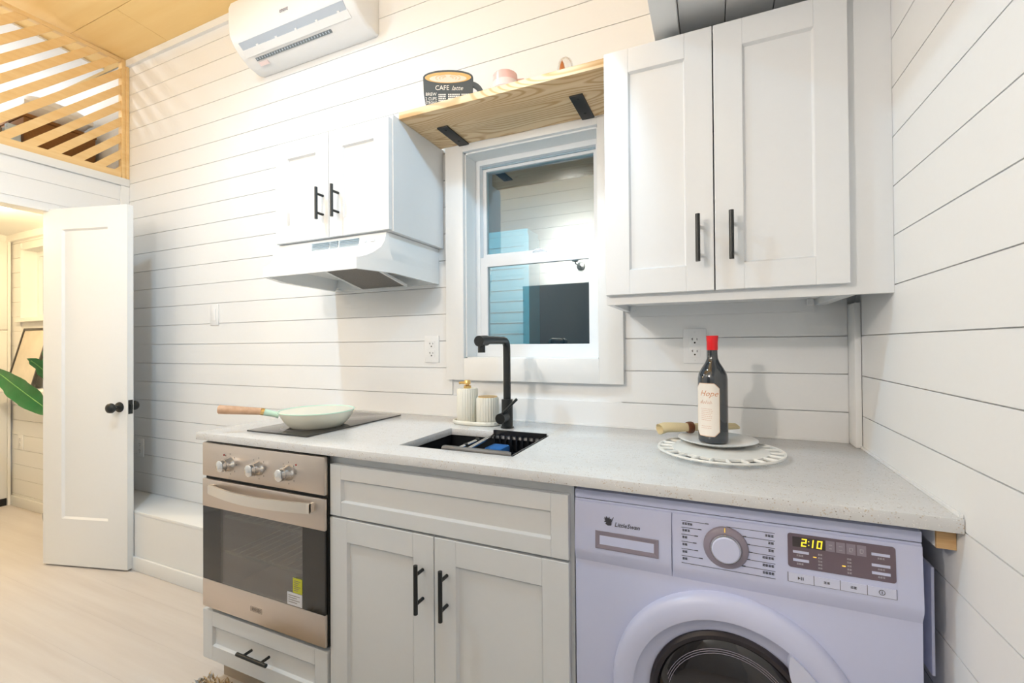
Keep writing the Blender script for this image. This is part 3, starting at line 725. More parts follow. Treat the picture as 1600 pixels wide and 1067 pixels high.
# ------------------------------------------------------------------ oven
ov = thing('oven', 'brushed steel built-in oven with three chrome knobs', 'oven', (-1.762, -.31, .297))
ox0, ox1, oy = -2.054, -1.466, -.620
m = MB().box(-2.035, -2.020, -.600, -.06, .30, .876).box(-1.502, -1.487, -.600, -.06, .30, .876).box(-2.02, -1.502, -.6, -.06, .30, .335).box(-2.02, -1.502, -.6, -.06, .72, .876).box(-2.02, -1.502, -.08, -.06, .335, .72)
m.build('cavity', OVENIN, ov)
part('control_panel', STEEL, ov, ox0, ox1-.003, oy, -.6005, .7605, .8785, .004)
MB().ringbox(ox0+.004, ox1-.0005, .297, .8795, .032, .04, -.608, -.6005).build('shadow_gap', DARK, ov)
part('gap_strip', DARK, ov, ox0+.036, ox1-.033, -.608, -.6005, .735, .775)
dr = MB().box(ox0, ox1-.003, oy, -.6085, .6525, .7505, .003).box(ox0, ox1-.003, oy, -.6085, .299, .3970, .003).build('door', STEEL, ov, 40)
part('glass_border', OVENBL, dr, ox0+.002, -1.956, oy+.001, -.6085, .3972, .6523); part('glass_border', OVENBL, dr, -1.564, ox1-.005, oy+.001, -.6085, .3972, .6523)
part('window', OVENGL, dr, -1.956, -1.564, oy+.001, oy+.005, .3972, .6523)
hpts = []
for k in range(13):
    t = k/12; x = -1.990+(-1.512+1.990)*t; bow = math.sin(math.pi*t)
    hpts.append((x, oy-.020-.030*bow, .723))
m = MB(); vs = []; fs = []
for (x, yv, z) in hpts:
    vs += [(x, yv, z-.016), (x, yv, z+.016), (x, yv+.007, z+.016), (x, yv+.007, z-.016)]
for i in range(12):
    for k in range(4): fs.append((i*4+k, i*4+(k+1) % 4, i*4+4+(k+1) % 4, i*4+4+k))
fs += [(0, 1, 2, 3), (48, 49, 50, 51)]
m.add(vs, fs).box(-1.990, -1.980, oy-.022, oy, .710, .736).box(-1.522, -1.512, oy-.022, oy, .710, .736)
m.build('handle', STEELH, dr, 30)
for x in (-1.905, -1.762, -1.624):
    k_ = MB().lathe((x, oy, .815), (0, -1, 0), [(.026, 0), (.025, .004), (.0215, .010), (.0205, .024)], 28).build('knob', CHROME, ov, 40)
    MB().lathe((x, oy-.0245, .815), (0, -1, 0), [(.0195, 0), (.0195, .004), (.0188, .012), (.016, .014), (0, .014)], 28).build('knob_cap', CHROME, k_, 40)
    for t in range(9):
        pass
for x in (-1.935, -1.589): MB().lathe((x, oy, .8435), (0, -1, 0), [(.003, 0), (.003, .0012), (0, .0018)], 12).build('pilot_light', RED, ov, 40)
m = MB()
for x in (-1.905, -1.762, -1.624):
    for t in range(7):
        an = R(-40+t*43); m.box(x+.034*math.sin(an)-.0012, x+.034*math.sin(an)+.0012, oy-.0004, oy+.001, .815+.034*math.cos(an)-.0022, .815+.034*math.cos(an)+.0022)
m.build('dial_marks', ETCH, ov)
m = MB().ringbox(-1.802, -1.748, .338, .354, .0008, .0008, oy-.0006, oy+.001)
for k in range(6): m.ringbox(-1.797+k*.0078, -1.7915+k*.0078, .341, .351, .0012, .0014, oy-.0006, oy+.001)
m.build('maker_badge', ETCH, dr)
part('energy_sticker', YEL, dr, -1.605, -1.5655, oy-.0002, oy+.001, .441, .487)
part('white_sticker', STW, dr, -1.630, -1.5655, oy-.0004, oy+.001, .4, .439)
m = MB()
for k in range(6): m.box(-1.600, -1.572-(k % 3)*.006, oy-.0009, oy, .478-k*.006, .4795-k*.006)
for k in range(4): m.box(-1.624, -1.575-(k % 2)*.012, oy-.0009, oy, .430-k*.007, .4315-k*.007)
m.build('sticker_print', ETCH, dr)
for z in (.470, .60):
    rk = MB()
    for k in range(13): rk.cyl((-2.0+k*.04, -.10, z), (-2.0+k*.04, -.56, z), .0018, 6)
    rk.cyl((-2.018, -.56, z), (-1.504, -.56, z), .005, 8).cyl((-2.018, -.12, z), (-1.504, -.12, z), .003, 8)
    rk.build('rack', RACKM, ov, 40)

# ------------------------------------------------------------------ washing machine dummy
wm = thing('washing_machine_dummy', 'lilac-white front-loading washing machine under the counter\'s right end', 'washing machine', (-.368, -.33, 0))  # taken for a flat printed dummy, built out as a full machine
vx0, vx1, vy = -.690, -.0465, -.600
part('body', WASH, wm, vx0, vx1, vy, -.06, .012, .8525, .0015)
part('top_lid', WASH, wm, vx0, vx1, vy, -.06, .8540, .8735, .0015)
part('lid_gap', WLINE, wm, vx0+.002, vx1-.002, vy+.003, -.07, .8526, .8539)
for x in (-.65, -.09):
    for yy in (-.56, -.12): MB().lathe((x, yy, 0), (0, 0, 1), [(.02, 0), (.02, .008), (.012, .013)], 14).build('foot', WSEAL, wm, 40)
fas = [(vy, .8495), (vy-.004, .848), (vy-.010, .74), (vy-.009, .731), (vy-.001, .711), (vy, .709)]
def fascia(name, x0, x1): return MB().prism(fas, P_, x0, x1).build(name, WASH, wm, 25)
dd = fascia('detergent_drawer', vx0+.001, -.4735); cf = fascia('control_fascia', -.4715, vx1-.001)
def fy(z): return vy-.004-.006*(.848-z)/(.848-.74)
def FM(ox, oz, e=.0006): return lambda a, b, d: (ox+a, fy(oz+b)-e-d, oz+b)
def fbox(m, x0, x1, z0, z1, e=.0008):
    q = [(x0, z0), (x1, z0), (x1, z1), (x0, z1)]
    return m.prism(q, lambda a, b, d: (a, fy(b)-d, b), -.0005, e)
# drawer grip
m = MB(); gx0, gx1, gz0, gz1 = -.640, -.500, .746, .786
vs = []
for i, (ins, dpt) in enumerate([(0, .0012), (.002, .0014), (.009, .0006), (.010, .0006)]):
    vs += [(gx0+ins, fy(gz0+ins)-dpt, gz0+ins), (gx1-ins, fy(gz0+ins)-dpt, gz0+ins), (gx1-ins, fy(gz1-ins)-dpt, gz1-ins), (gx0+ins, fy(gz1-ins)-dpt, gz1-ins)]
fs = [(i*4+k, i*4+(k+1) % 4, i*4+4+(k+1) % 4, i*4+4+k) for i in range(3) for k in range(4)]
m.add(vs, fs).build('grip_rim', WASHD, dd)
fbox(MB(), gx0+.010, gx1-.010, gz0+.010, gz1-.010, .0006).build('grip_panel', WASH, dd)
# emblem: leaf-like bird and lettering
def leaf_poly(cx, cz, s_):
    pts = [(-1, .75), (-.55, .62), (-.6, 1), (-.15, .6), (.1, .95), (.2, .45), (.55, .55), (.45, .1), (.9, .95), (.98, .9), (.55, -.1), (.5, -.75), (-.2, -.85), (-.75, -.55), (-.5, -.3), (-1, -.1), (-.65, .15), (-1.05, .4), (-.65, .42)]
    return [(cx+a*s_, cz+b*s_) for a, b in pts]
MB().prism(leaf_poly(-.609, .810, .0110), lambda a, b, d: (a, fy(b)-d, b), 0, .0012).build('emblem', WLINE, dd)
MB().text('LittleSwan', .0135, FM(-.5965, .8005), shear=.25, align='LEFT', maxw=.064).build('lettering', WLINE, dd)
# programme lines and illegible captions
m = MB(); cap = MB(); tick = MB()
def caption(mm, x, z, n, s_=.0042, e=.0009):
    for i in range(n):
        a = x+i*s_*1.25
        fbox(mm, a, a+s_, z+s_*.85, z+s_, e); fbox(mm, a, a+s_, z, z+s_*.15, e); fbox(mm, a+s_*.42, a+s_*.58, z, z+s_, e)
        fbox(mm, a, a+s_, z+s_*.42, z+s_*.56, e)
        if i % 2: fbox(mm, a, a+s_*.16, z, z+s_, e)
zl = [.835, .821, .8065, .7915, .7765, .762]
xl = [-.399, -.413, -.420, -.423, -.420, -.411]; xr = [-.351, -.336, -.329, -.325, -.329, -.338]
capsL = [4, 3, 2, 2, 2, 2]; capsR = [3, 2, 2, 4, 4, 4]
for i, z in enumerate(zl):
    fbox(m, -.453, xl[i], z, z+.0006); fbox(m, xr[i]-(.0 if i else .014), -.278, z-.001 if i else z, z-.0004 if i else z+.0006)
    fbox(tick, xl[i]-.007, xl[i], z-.0004, z+.0012); fbox(tick, xr[i]-(.0 if i else .014), xr[i]+.007-(.0 if i else .014), z-.0012, z+.0006)
    caption(cap, -.451, z-.0075, capsL[i]); caption(cap, -.279-capsR[i]*.0053, z-.0080, capsR[i])
fbox(m, -.453, -.278, .7470, .7476)
m.build('programme_lines', WLINE, cf); tick.build('programme_ticks', WLINE, cf); cap.build('programme_captions', WLINE, cf)
# dial
kc = (-.367, fy(.793), .793); kn = MB().lathe(kc, (0, -1, 0), [(.0425, -.001), (.0425, .003), (.040, .006), (.031, .008), (.028, .006)], 44).build('dial', WASHD, cf, 40)
MB().lathe(kc, (0, -1, 0), [(.0295, .004), (.0295, .012), (.0275, .015), (.0265, .015)], 44).build('dial_ring', CHROME, kn, 40)
MB().lathe(kc, (0, -1, 0), [(.0265, .006), (.0265, .0155), (.0245, .0175), (0, .018)], 44).build('dial_cap', WASHL, kn, 40)
MB().box(kc[0]-.0022, kc[0]-.0008, kc[1]-.0085, kc[1]-.005, .8265, .8345).build('pointer', AMBER, kn)
# display
m = MB(); dx0, dx1, dz0, dz1 = -.256, -.0865, .7765, .841
rr = .005; poly = []
for cx_, cz_, a_ in [(dx1-rr, dz1-rr, 0), (dx0+rr, dz1-rr, 90), (dx0+rr, dz0+rr, 180), (dx1-rr, dz0+rr, 270)]:
    for k in range(5): t = R(a_+k*22.5); poly.append((cx_+rr*math.cos(t), cz_+rr*math.sin(t)))
dp = m.prism(poly, lambda a, b, d: (a, fy(b)-d, b), -.0005, .0012).build('display', WDISP, cf)
fbox(MB(), -.248, -.1945, .8165, .8355, .0016).build('screen', PANEL_DARK, dp)
SEG = {'2': 'abged', '1': 'bc', '0': 'abcdef'}
m = MB(); hgt, wd_ = .0150, .0085
def digit(ch, x, z):
    t = .0021; sl = .12
    rects = {'a': (0, wd_, hgt-t, hgt), 'd': (0, wd_, 0, t), 'g': (0, wd_, hgt/2-t/2, hgt/2+t/2), 'b': (wd_-t, wd_, hgt/2, hgt), 'c': (wd_-t, wd_, 0, hgt/2), 'f': (0, t, hgt/2, hgt), 'e': (0, t, 0, hgt/2)}
    for s_ in SEG[ch]:
        a0_, a1_, c0_, c1_ = rects[s_]
        m.prism([(x+a0_+sl*c0_, z+c0_), (x+a1_+sl*c0_, z+c0_), (x+a1_+sl*c1_, z+c1_), (x+a0_+sl*c1_, z+c1_)], lambda a, b, d: (a, fy(b)-d, b), .0016, .0022)
digit('2', -.2340, .8185); digit('1', -.2225, .8185); digit('0', -.2085, .8185)
for zz in (.8215, .8285): fbox(m, -.2218, -.2202, zz, zz+.0018, .0022)
m.build('digits', DIGIT, dp)
for k in range(4):
    x = -.1930+k*.0162
    ic = fbox(MB(), x, x+.0142, .8165, .8360, .0017).build('icon_tile', WASHD, dp)
    mm = MB(); fbox(mm, x+.005, x+.0095, .8215, .8225, .002); fbox(mm, x+.0045, x+.010, .828, .829, .002)
    if k > 1: fbox(mm, x+.0045, x+.0055, .8215, .829, .002); fbox(mm, x+.009, x+.010, .8235, .829, .002)
    mm.build('icon', WPALE, ic)
m = MB(); pr = MB()
for x0, x1, z in [(-.2475, -.221, .8045), (-.2475, -.221, .7890)]:
    fbox(MB(), x0, x1, z, z+.0048, .0022).build('key', WASHL, dp); caption(pr, x0+.006, z-.0060, 3, .0032, .0016)
for x0, x1, z in [(-.1225, -.095, .8215), (-.1225, -.095, .8020), (-.1225, -.095, .7880)]:
    fbox(MB(), x0, x1, z, z+.0048, .0022).build('key', WASHL, dp); caption(pr, x0+.009, z-.0058, 3, .0030, .0016)
for k in range(5): caption(pr, -.206, .806-k*.0063, 2, .0030, .0016); caption(pr, -.160, .806-k*.0063, 2, .0030, .0016)
pr.build('display_captions', WPALE, dp)
fbox(MB(), -.214, -.2085, .8005, .8022, .0018).build('led', AMBER, dp); fbox(MB(), -.168, -.1625, .7925, .7945, .0018).build('led', AMBER, dp)
bxs = [-.2565, -.2135, -.1715, -.1300, -.0865]
for k in range(4):
    bt_ = fbox(MB(), bxs[k]+.0005, bxs[k+1]-.0005, .7485, .7650, .0016).build('button', WBTN, cf)
    g = MB(); xc = (bxs[k]+bxs[k+1])/2; zc = .757
    if k == 0:
        g.prism([(xc-.005, zc-.003), (xc-.001, zc), (xc-.005, zc+.003)], lambda a, b, d: (a, fy(b)-d, b), 0, .0021)
        fbox(g, xc, xc+.0012, zc-.003, zc+.003, .0021); fbox(g, xc+.003, xc+.0042, zc-.003, zc+.003, .0021)
    elif k == 3:
        po, pi_ = ell(xc, zc, .0048, .0048, 24), ell(xc, zc, .0040, .0040, 24)
        for i in range(24): g.prism([po[i], po[(i+1) % 24], pi_[(i+1) % 24], pi_[i]], lambda a, b, d: (a, fy(b)-d, b), .001, .0021)
        fbox(g, xc-.0005, xc+.0005, zc-.0025, zc+.0025, .0021)
    else: caption(g, xc-.005, zc-.002, 2, .0042, .0021)
    g.build('symbol', WLINE, bt_)
m = MB()
for k in range(5): fbox(m, bxs[k]-.0005, bxs[k]+.0005, .7478, .7655, .0007)
fbox(m, bxs[0], bxs[4], .7476, .7483, .0007)
m.build('button_gaps', WLINE, cf)
# door
dc = Vector((-.366, vy, .461)); YN = (0, -1, 0)
wd = MB().lathe(dc, YN, [(.2355, 0), (.2355, .010), (.230, .020), (.219, .026), (.200, .030), (.189, .028), (.185, .022), (.168, .012), (.156, .004)], 80).build('door', WASHL, wm, 40)
MB().lathe(dc, YN, [(.156, .002), (.156, .008), (.150, .014), (.141, .012), (.139, .004)], 80, True).build('seal', WSEAL, wd, 40)
MB().lathe(dc, YN, [(.1405, .005), (.130, .013), (.100, .022), (.06, .027), (.02, .029), (0, .029)], 64).build('door_glass', WGLASS, wd, 60)
m = MB()  # thin arcs drawn on the door glass in place of highlights
for k in range(3):
    t0 = R(35+k*12); m.tube([dc+Vector((.125*math.cos(R(160-q*8+k*3))*(1-.03*k), -.0165-.001*k, .125*math.sin(R(160-q*8+k*3))*(1-.03*k))) for q in range(16)], .0007, 5)
for sg in (-1, 1):   # two crossing arcs, highlights drawn on the glass
    cur = []
    for q in range(15):
        rx, rz = sg*(-.095+.11*q/14), .075-.045*math.sin(math.pi*.5*q/14); rr_ = math.hypot(rx, rz)
        cur.append(dc+Vector((rx, -(.029-.024*(rr_/.1405)**2.4)-.0006, rz)))
    m.tube(cur, .0009, 5)
m.build('glass_highlights', WASHD, wd, 50)
MB().lathe(dc+Vector((0, -.0295, .01)), YN, [(.045, -.004), (.047, .0), (.041, .002), (.040, 0)], 48).build('drum_centre', DRUM, wd, 50)
m = MB(); hp = []
for k in range(13):
    t = R(24+k*2.6); hp.append((dc.x+.190*math.cos(t), dc.z+.190*math.sin(t)))
mid = []
for k in range(13):
    t = R(24+k*2.6); q = .190-.040*math.sin(math.pi*k/12)**.7; mid.append((dc.x+q*math.cos(t), dc.z+q*math.sin(t)))
m.prism(hp+list(reversed(mid[1:-1])), lambda a, b, d: (a, d, b), vy-.036, vy-.012).build('pull', WBTN, wd, 30)
# cleat under the counter, board leaning beyond the washer
scl = thing('support_cleat', 'white-sided wooden cleat under the counter\'s right end', 'cleat', (-.016, -.3, .85))
part('strip', TRIM, scl, -.028, -.0008, -.598, -.05, .850, .889)
part('raw_end', CLEATW, scl, -.028, -.0008, -.604, -.5982, .850, .889)
tag(MB().box(-.0235, -.0185, -.566, -.40, .60, .80, .001).build('spare_board', WASHL, smooth=40), 'thin upright panel in the gap between washing machine and right wall', 'board')
# ------------------------------------------------------------------ bottle, plate, platter, napkin
pl = thing('platter', 'round whitewashed platter with openwork rim on the counter', 'platter', (-.374, -.288, .915))
pcx, pcy, pz = -.374, -.288, .9153
MB().lathe((pcx, pcy, pz+.008), (0, 0, 1), [(.122, 0), (.122, .006), (0, .006)], 64).lathe((pcx, pcy, pz), (0, 0, 1), [(.10, 0), (.10, .009), (0, .009)], 48).build('tray', WHITEWD, pl, 40)
MB().lathe((pcx, pcy, pz+.008), (0, 0, 1), [(.1525, .002), (.153, .006), (.159, .0065), (.160, .003), (.157, 0)], 72, True).build('rim', WHITEWD, pl, 50)
for k in range(22):
    t = 2*math.pi*k/22; c_, s_ = math.cos(t), math.sin(t)
    MB().tube([(pcx+.119*c_, pcy+.119*s_, pz+.011), (pcx+.155*c_, pcy+.155*s_, pz+.011)], .0048, 8).build('spoke', WHITEWD, pl, 50)
pt = thing('plate', 'small white china plate under the wine bottle', 'plate', (-.378, -.225, .93))
MB().lathe((-.378, -.225, .9296), (0, 0, 1), [(.055, 0), (.055, .002), (.072, .004), (.102, .013), (.105, .0148), (.103, .0158), (.070, .0065), (.060, .005), (0, .005)], 64).build('dish', CHINA, pt, 50)
MB().lathe((-.378, -.225, .9296), (0, 0, 1), [(.1045, .0152), (.1055, .0156), (.104, .0162), (.103, .0158)], 64, True).build('rim', CHINA, pt, 50)
wb_ = thing('wine_bottle', 'dark wine bottle with red wax top and cream label', 'bottle', (-.388, -.232, .935))
bc = Vector((-.388, -.232, .9350))
MB().lathe(bc, (0, 0, 1), [(.030, 0), (.0385, .003), (.0395, .008), (.0395, .180), (.037, .195), (.029, .211), (.0195, .226), (.0148, .238), (.0138, .250), (.0138, .300)], 48).build('glass', WINE, wb_, 60)
MB().lathe(bc, (0, 0, 1), [(.0142, .262), (.0148, .264), (.0148, .285), (.0155, .290), (.0162, .300), (.0160, .303), (0, .3035)], 36).build('wax_seal', WAX, wb_, 50)
# label wrapped on the glass
rl = .0399; ang0 = R(244)        # label centre direction
def wrap(off=0.0): return lambda a, b, d: (bc.x+(rl+off+d)*math.cos(ang0+a/rl), bc.y+(rl+off+d)*math.sin(ang0+a/rl), bc.z+b)
def label_strip(m, halfw, z0, z1, cut, off):
    n = 24; fn = wrap(off); vs = []; fs = []
    for i in range(n+1):
        a = -halfw+2*halfw*i/n; e = max(0, cut-(halfw-abs(a)))
        vs += [fn(a, z0+e, 0), fn(a, z1-e, 0)]
    for i in range(n): fs.append((i*2, i*2+2, i*2+3, i*2+1))
    return m.add(vs, fs)
label_strip(MB(), .0362, .021, .170, .014, .0002).build('label_border', LABGOLD, wb_, 60)
lb = label_strip(MB(), .0345, .023, .168, .013, .0005).build('label', LABEL, wb_, 60)
m = MB(); LT = lambda x, z: (lambda a, b, d: wrap(.0007)(x+a, z+b, d*.3))
m.text('Hope', .022, LT(.006, .134), shear=.4, extr=.0003)
for k, q in enumerate([-.016, -.011, -.005, .001, .007, .012]):
    m.tube([wrap(.0008)(q+dx, .112+dz, 0) for dx, dz in ((-.002, 0), (.001, .007+.003*(k % 2)), (.003, .002), (.005, .001))], .0004, 5)
for k in range(9):
    a = -.014
    while a < .014:
        l_ = random.uniform(.002, .005); m.tube([wrap(.0007)(a, .098-k*.0052-(.012 if k > 6 else 0), 0), wrap(.0007)(a+l_, .098-k*.0052-(.012 if k > 6 else 0), 0)], .0004, 5); a += l_+.0015
m.build('label_print', LABINK, lb, 60)
np_ = thing('napkin', 'ochre linen napkin rolled through a dark wooden ring', 'napkin', (-.46, -.18, .94))
dirn = Vector((.215, .115, 0)).normalized(); nc = Vector((-.452, -.172, .9620))
pts = [nc+dirn*(-.095), nc+dirn*(-.075)+Vector((0, 0, .0005)), nc+dirn*(-.04), nc, nc+dirn*.05, nc+dirn*.10, nc+dirn*.145]
pts[0] = pts[0]+Vector((0, 0, -.004))
m = MB(); vs = []; fs = []; n = 18; side = Vector((-dirn.y, dirn.x, 0))
rad = [(.028, .015), (.023, .015), (.016, .014), (.0110, .0110), (.014, .012), (.017, .011), (.021, .008)]
for p_, (ra, rb) in zip(pts, rad):
    for k in range(n):
        t = 2*math.pi*k/n; q = 1+.10*math.sin(3*t+ra*200); vs.append(p_+side*ra*math.cos(t)*q+Vector((0, 0, rb*math.sin(t)*q)))
for i in range(len(pts)-1):
    for k in range(n): fs.append((i*n+k, i*n+(k+1) % n, (i+1)*n+(k+1) % n, (i+1)*n+k))
fs.append(tuple((len(pts)-1)*n+k for k in range(n)))
m.add(vs, fs)
# inner fold seen at the open left end
vs = []
for p_, s_ in ((pts[0], .98), (pts[1]+dirn*.03, .35)):
    for k in range(n):
        t = 2*math.pi*k/n; vs.append(p_+side*rad[0][0]*s_*math.cos(t)+Vector((0, 0, rad[0][1]*s_*math.sin(t))))
m.add(vs, [(k, (k+1) % n, n+(k+1) % n, n+k) for k in range(n)])
m.build('cloth', LINEN, np_, 60)
MB().lathe(nc-dirn*.009, dirn, [(.0115, 0), (.0165, 0), (.0175, .004), (.0175, .013), (.0165, .017), (.0115, .017)], 28, True).build('ring', RINGW, np_, 50)

# ------------------------------------------------------------------ outlets and switches
def outlet(name, label, x, z, cat='outlet', hasholes=True):
    o = thing(name, label, cat, (x, 0, z), 'outlets and switches on the shiplap wall')
    part('plate', PLAST, o, x-.036, x+.036, -.006, -.0005, z-.058, z+.058, .0015)
    if hasholes:
        for s_ in (-1, 1):
            f_ = part('socket', PLAST, o, x-.017, x+.017, -.0075, -.006, z+s_*.020-.0155, z+s_*.020+.0155, .0006)
            MB().box(x-.008, x-.006, -.0079, -.0072, z+s_*.02, z+s_*.02+.008).box(x-.0105, x-.006, -.0079, -.0072, z+s_*.02+.0035, z+s_*.02+.0055).box(x+.006, x+.008, -.0079, -.0072, z+s_*.02, z+s_*.02+.007).cyl((x, -.0079, z+s_*.02-.008), (x, -.0072, z+s_*.02-.008), .003, 10).build('slots', DARK, f_)
        for s_ in (-1, 1): MB().lathe((x, -.006, z+s_*.048), (0, -1, 0), [(.003, 0), (.0025, .0009), (0, .001)], 10).build('screw', PLAST, o, 40)
    else:
        part('rocker', PLAST, o, x-.016, x+.016, -.0095, -.006, z-.033, z+.033, .001)
    return o
outlet('power_outlet', 'white duplex outlet under the tall wall cabinet', -.4415, 1.207)
outlet('power_outlet', 'white duplex outlet left of the window casing', -1.4945, 1.2005)
outlet('light_switch', 'white rocker switch on the bare wall left of the hood', -2.947, 1.397, 'switch', False)
outlet('power_outlet', 'white outlet low on the wall behind the open door', -3.665, .592)
outlet('power_outlet', 'white outlet low on the bedroom wall beneath the picture', -5.255, .500)

# ------------------------------------------------------------------ open door
ang = R(14.9); DX = Vector((math.cos(ang), math.sin(ang), 0)); DN = Vector((-math.sin(ang), math.cos(ang), 0)); DH = Vector((-3.835, -.393, 0))
XF = Matrix(((DX.x, DN.x, 0, DH.x), (DX.y, DN.y, 0, DH.y), (0, 0, 1, 0), (0, 0, 0, 1)))
# local: x along the door, y through it (0 at the camera side), z up
dr1 = thing('door_1', 'white single-panel interior door standing open with black knobs', 'door', (DH.x, DH.y, 0), kind='structure')
L0 = .002; L1 = .557; th = .034; rl_, tp, bt = .125, .118, .268
m = MB()
m.box(L0, L0+rl_, 0, th, .01, 2.0); m.box(L1-rl_, L1, 0, th, .01, 2.0); m.box(L0+rl_, L1-rl_, 0, th, .01, bt); m.box(L0+rl_, L1-rl_, 0, th, 2.0-tp, 2.0)
a0, a1, c0, c1 = L0+rl_, L1-rl_, bt, 2.0-tp; q = .010
vs = [(a0, 0, c0), (a1, 0, c0), (a1, 0, c1), (a0, 0, c1), (a0+q, .009, c0+q), (a1-q, .009, c0+q), (a1-q, .009, c1-q), (a0+q, .009, c1-q)]
m.add(vs, [(0, 1, 5, 4), (1, 2, 6, 5), (2, 3, 7, 6), (3, 0, 4, 7)]).box(a0, a1, .009, th-.006, c0, c1)
m.build('leaf', TRIM, dr1, 30, xf=XF)
for s_, y0 in ((-1, 0), (1, th)):
    kx = L1-.050
    k_ = MB().lathe((kx, y0, .893), (0, s_, 0), [(.028, 0), (.027, .004), (.017, .008), (.011, .012), (.011, .026), (.020, .032), (.027, .044), (.025, .056), (.014, .063), (0, .064)], 28).build('knob', BLACK, dr1, 50, xf=XF)
MB().box(L1-.0005, L1+.0015, th/2-.012, th/2+.012, .855, .931).box(L1, L1+.010, th/2-.006, th/2+.006, .880, .906).build('latch_plate', BLACK, dr1, xf=XF)
for z in (.22, 1.0, 1.8): MB().cyl((L0-.004, th+.004, z-.04), (L0-.004, th+.004, z+.04), .005, 10).build('hinge', BLACK, dr1, 40, xf=XF)

# ------------------------------------------------------------------ loft railing and things stored there
lr = thing('loft_railing', 'pine loft railing of diagonal slats above the bedroom door', 'railing', (XP, -.6, 2.293))
Y1_ = -1.6
part('bottom_rail', SLAT, lr, XP-.030, XP+.004, Y1_, -.0405, 2.2935, 2.335, .001)
part('top_rail', SLAT, lr, XP-.030, XP+.004, Y1_, -.0405, 3.032, 3.054, .001)
part('end_post', SLAT, lr, XP-.034, XP+.006, -.0385, -.018, 2.2935, 3.054, .001)
part('end_post', SLAT, lr, XP-.030, XP+.012, -.0175, -.001, 2.2935, 3.050, .001)
za, zb = 2.336, 3.0315; yR = -.0392
hw, pit = .058, .1035
k = 0; c0 = -.096+.1035*0
start = -.0005+.0
offs = [(-.116-.062+.1035*2)+(-.1035)*i for i in range(-8, 24)]
for o_ in offs:
    # band between z = za+(y-o_) and z = za+(y-o_-hw), clipped to the frame
    poly = [(-9+o_, za-9), (9+o_, za+9), (9+o_+hw, za+9), (-9+o_+hw, za-9)]
    def clip(poly, f):
        out = []
        for i in range(len(poly)):
            a, b = poly[i], poly[(i+1) % len(poly)]; fa, fb = f(a), f(b)
            if fa >= 0: out.append(a)
            if (fa >= 0) != (fb >= 0): t = fa/(fa-fb); out.append((a[0]+(b[0]-a[0])*t, a[1]+(b[1]-a[1])*t))
        return out
    for f in (lambda p: p[1]-za, lambda p: zb-p[1], lambda p: yR-p[0], lambda p: p[0]-Y1_):
        if poly: poly = clip(poly, f)
    if len(poly) < 3: continue
    ar = abs(sum(poly[i][0]*poly[(i+1) % len(poly)][1]-poly[(i+1) % len(poly)][0]*poly[i][1] for i in range(len(poly))))/2
    if ar < 2e-4: continue
    MB().prism(poly, lambda a, b, d: (d, a, b), XP-.016, XP-.003).build('slat', SLAT, lr)
bxo = thing('storage_box', 'brown textured storage box behind the loft railing', 'box', (-4.3, -.2, 2.288))
part('carton', BROWN, bxo, -4.50, -4.12, -.375, -.03, 2.289, 2.60, .006)
part('lid', BROWN, bxo, -4.505, -4.115, -.38, -.025, 2.6005, 2.625, .006)
def cushion(name, mat, label, cat, c, s_, rot=0, sub=3, amp=.10):
    bm = bmesh.new(); bmesh.ops.create_cube(bm, size=2); bmesh.ops.subdivide_edges(bm, edges=bm.edges, cuts=9, use_grid_fill=True)
    rnd = random.Random(hash(name) % 1000)
    ph = [rnd.uniform(0, 6) for _ in range(6)]
    for v in bm.verts:
        x, y_, z = v.co; e = (1-abs(x)**4)*(1-abs(y_)**4)
        z2 = z*(.18+.82*max(e, 0)**.5)+amp*math.sin(3*x+ph[0])*math.sin(3.5*y_+ph[1])*(1 if z > 0 else .3)
        v.co = Vector((c[0]+s_[0]*(x*math.cos(rot)-y_*math.sin(rot)), c[1]+s_[1]*(x*math.sin(rot)+y_*math.cos(rot)), c[2]+s_[2]*max(z2, -.95)))
    o = MB().addbm(bm).build(name, mat, None, 80); return tag(o, label, cat)
cushion('pillow', DUVET, 'white pillow lying on the brown box in the loft', 'pillow', (-4.34, -.20, 2.705), (.20, .165, .082))
cushion('throw_blanket', CAMO, 'dark patterned throw heaped at the loft edge', 'blanket', (-4.30, -.64, 2.46), (.20, .17, .18), amp=.25)
tag(MB().box(-4.16, -4.10, -.46, -.39, 2.289, 2.50, .008).box(-4.15, -4.11, -.445, -.405, 2.5, 2.53, .004).build('carton_pack', PALEBLUE, smooth=40), 'pale blue upright carton beside the brown storage box', 'carton')
mt = thing('loft_mattress', 'white mattress deep in the sleeping loft', 'mattress', (-4.95, -1.0, 2.288))
part('mattress', DUVET, mt, -5.38, -4.55, -1.9, -.06, 2.289, 2.47, .03)

# ------------------------------------------------------------------ bedroom
w2 = thing('window_2', 'small white bedroom window seen through the doorway', 'window', (-4.86, 0, 1.44), kind='structure')
part('jamb', TRIM, w2, BX0-.004, BX0+.008, -.002, .15, BZ0, BZ1); part('jamb', TRIM, w2, BX1-.008, BX1+.004, -.002, .15, BZ0, BZ1)
part('jamb', TRIM, w2, BX0, BX1, -.002, .15, BZ1-.008, BZ1+.004); part('sill', TRIM, w2, BX0-.02, BX1+.02, -.03, .15, BZ0-.02, BZ0+.008)
MB().ringbox(BX0+.008, BX1-.008, BZ0+.008, BZ1-.008, .035, .035, .09, .14).build('frame', VINYL, w2)
part('mullion', VINYL, w2, -4.88, -4.84, .09, .14, BZ0+.043, BZ1-.043)
part('pane', WINGL, w2, BX0+.043, BX1-.043, .112, .116, BZ0+.043, BZ1-.043)
ld = tag(MB().box(-5.30, -4.45, -.13, -.0005, .895, .925, .003).build('wall_ledge', TRIM, smooth=40), 'white ledge on the bedroom wall holding the picture', 'shelf')
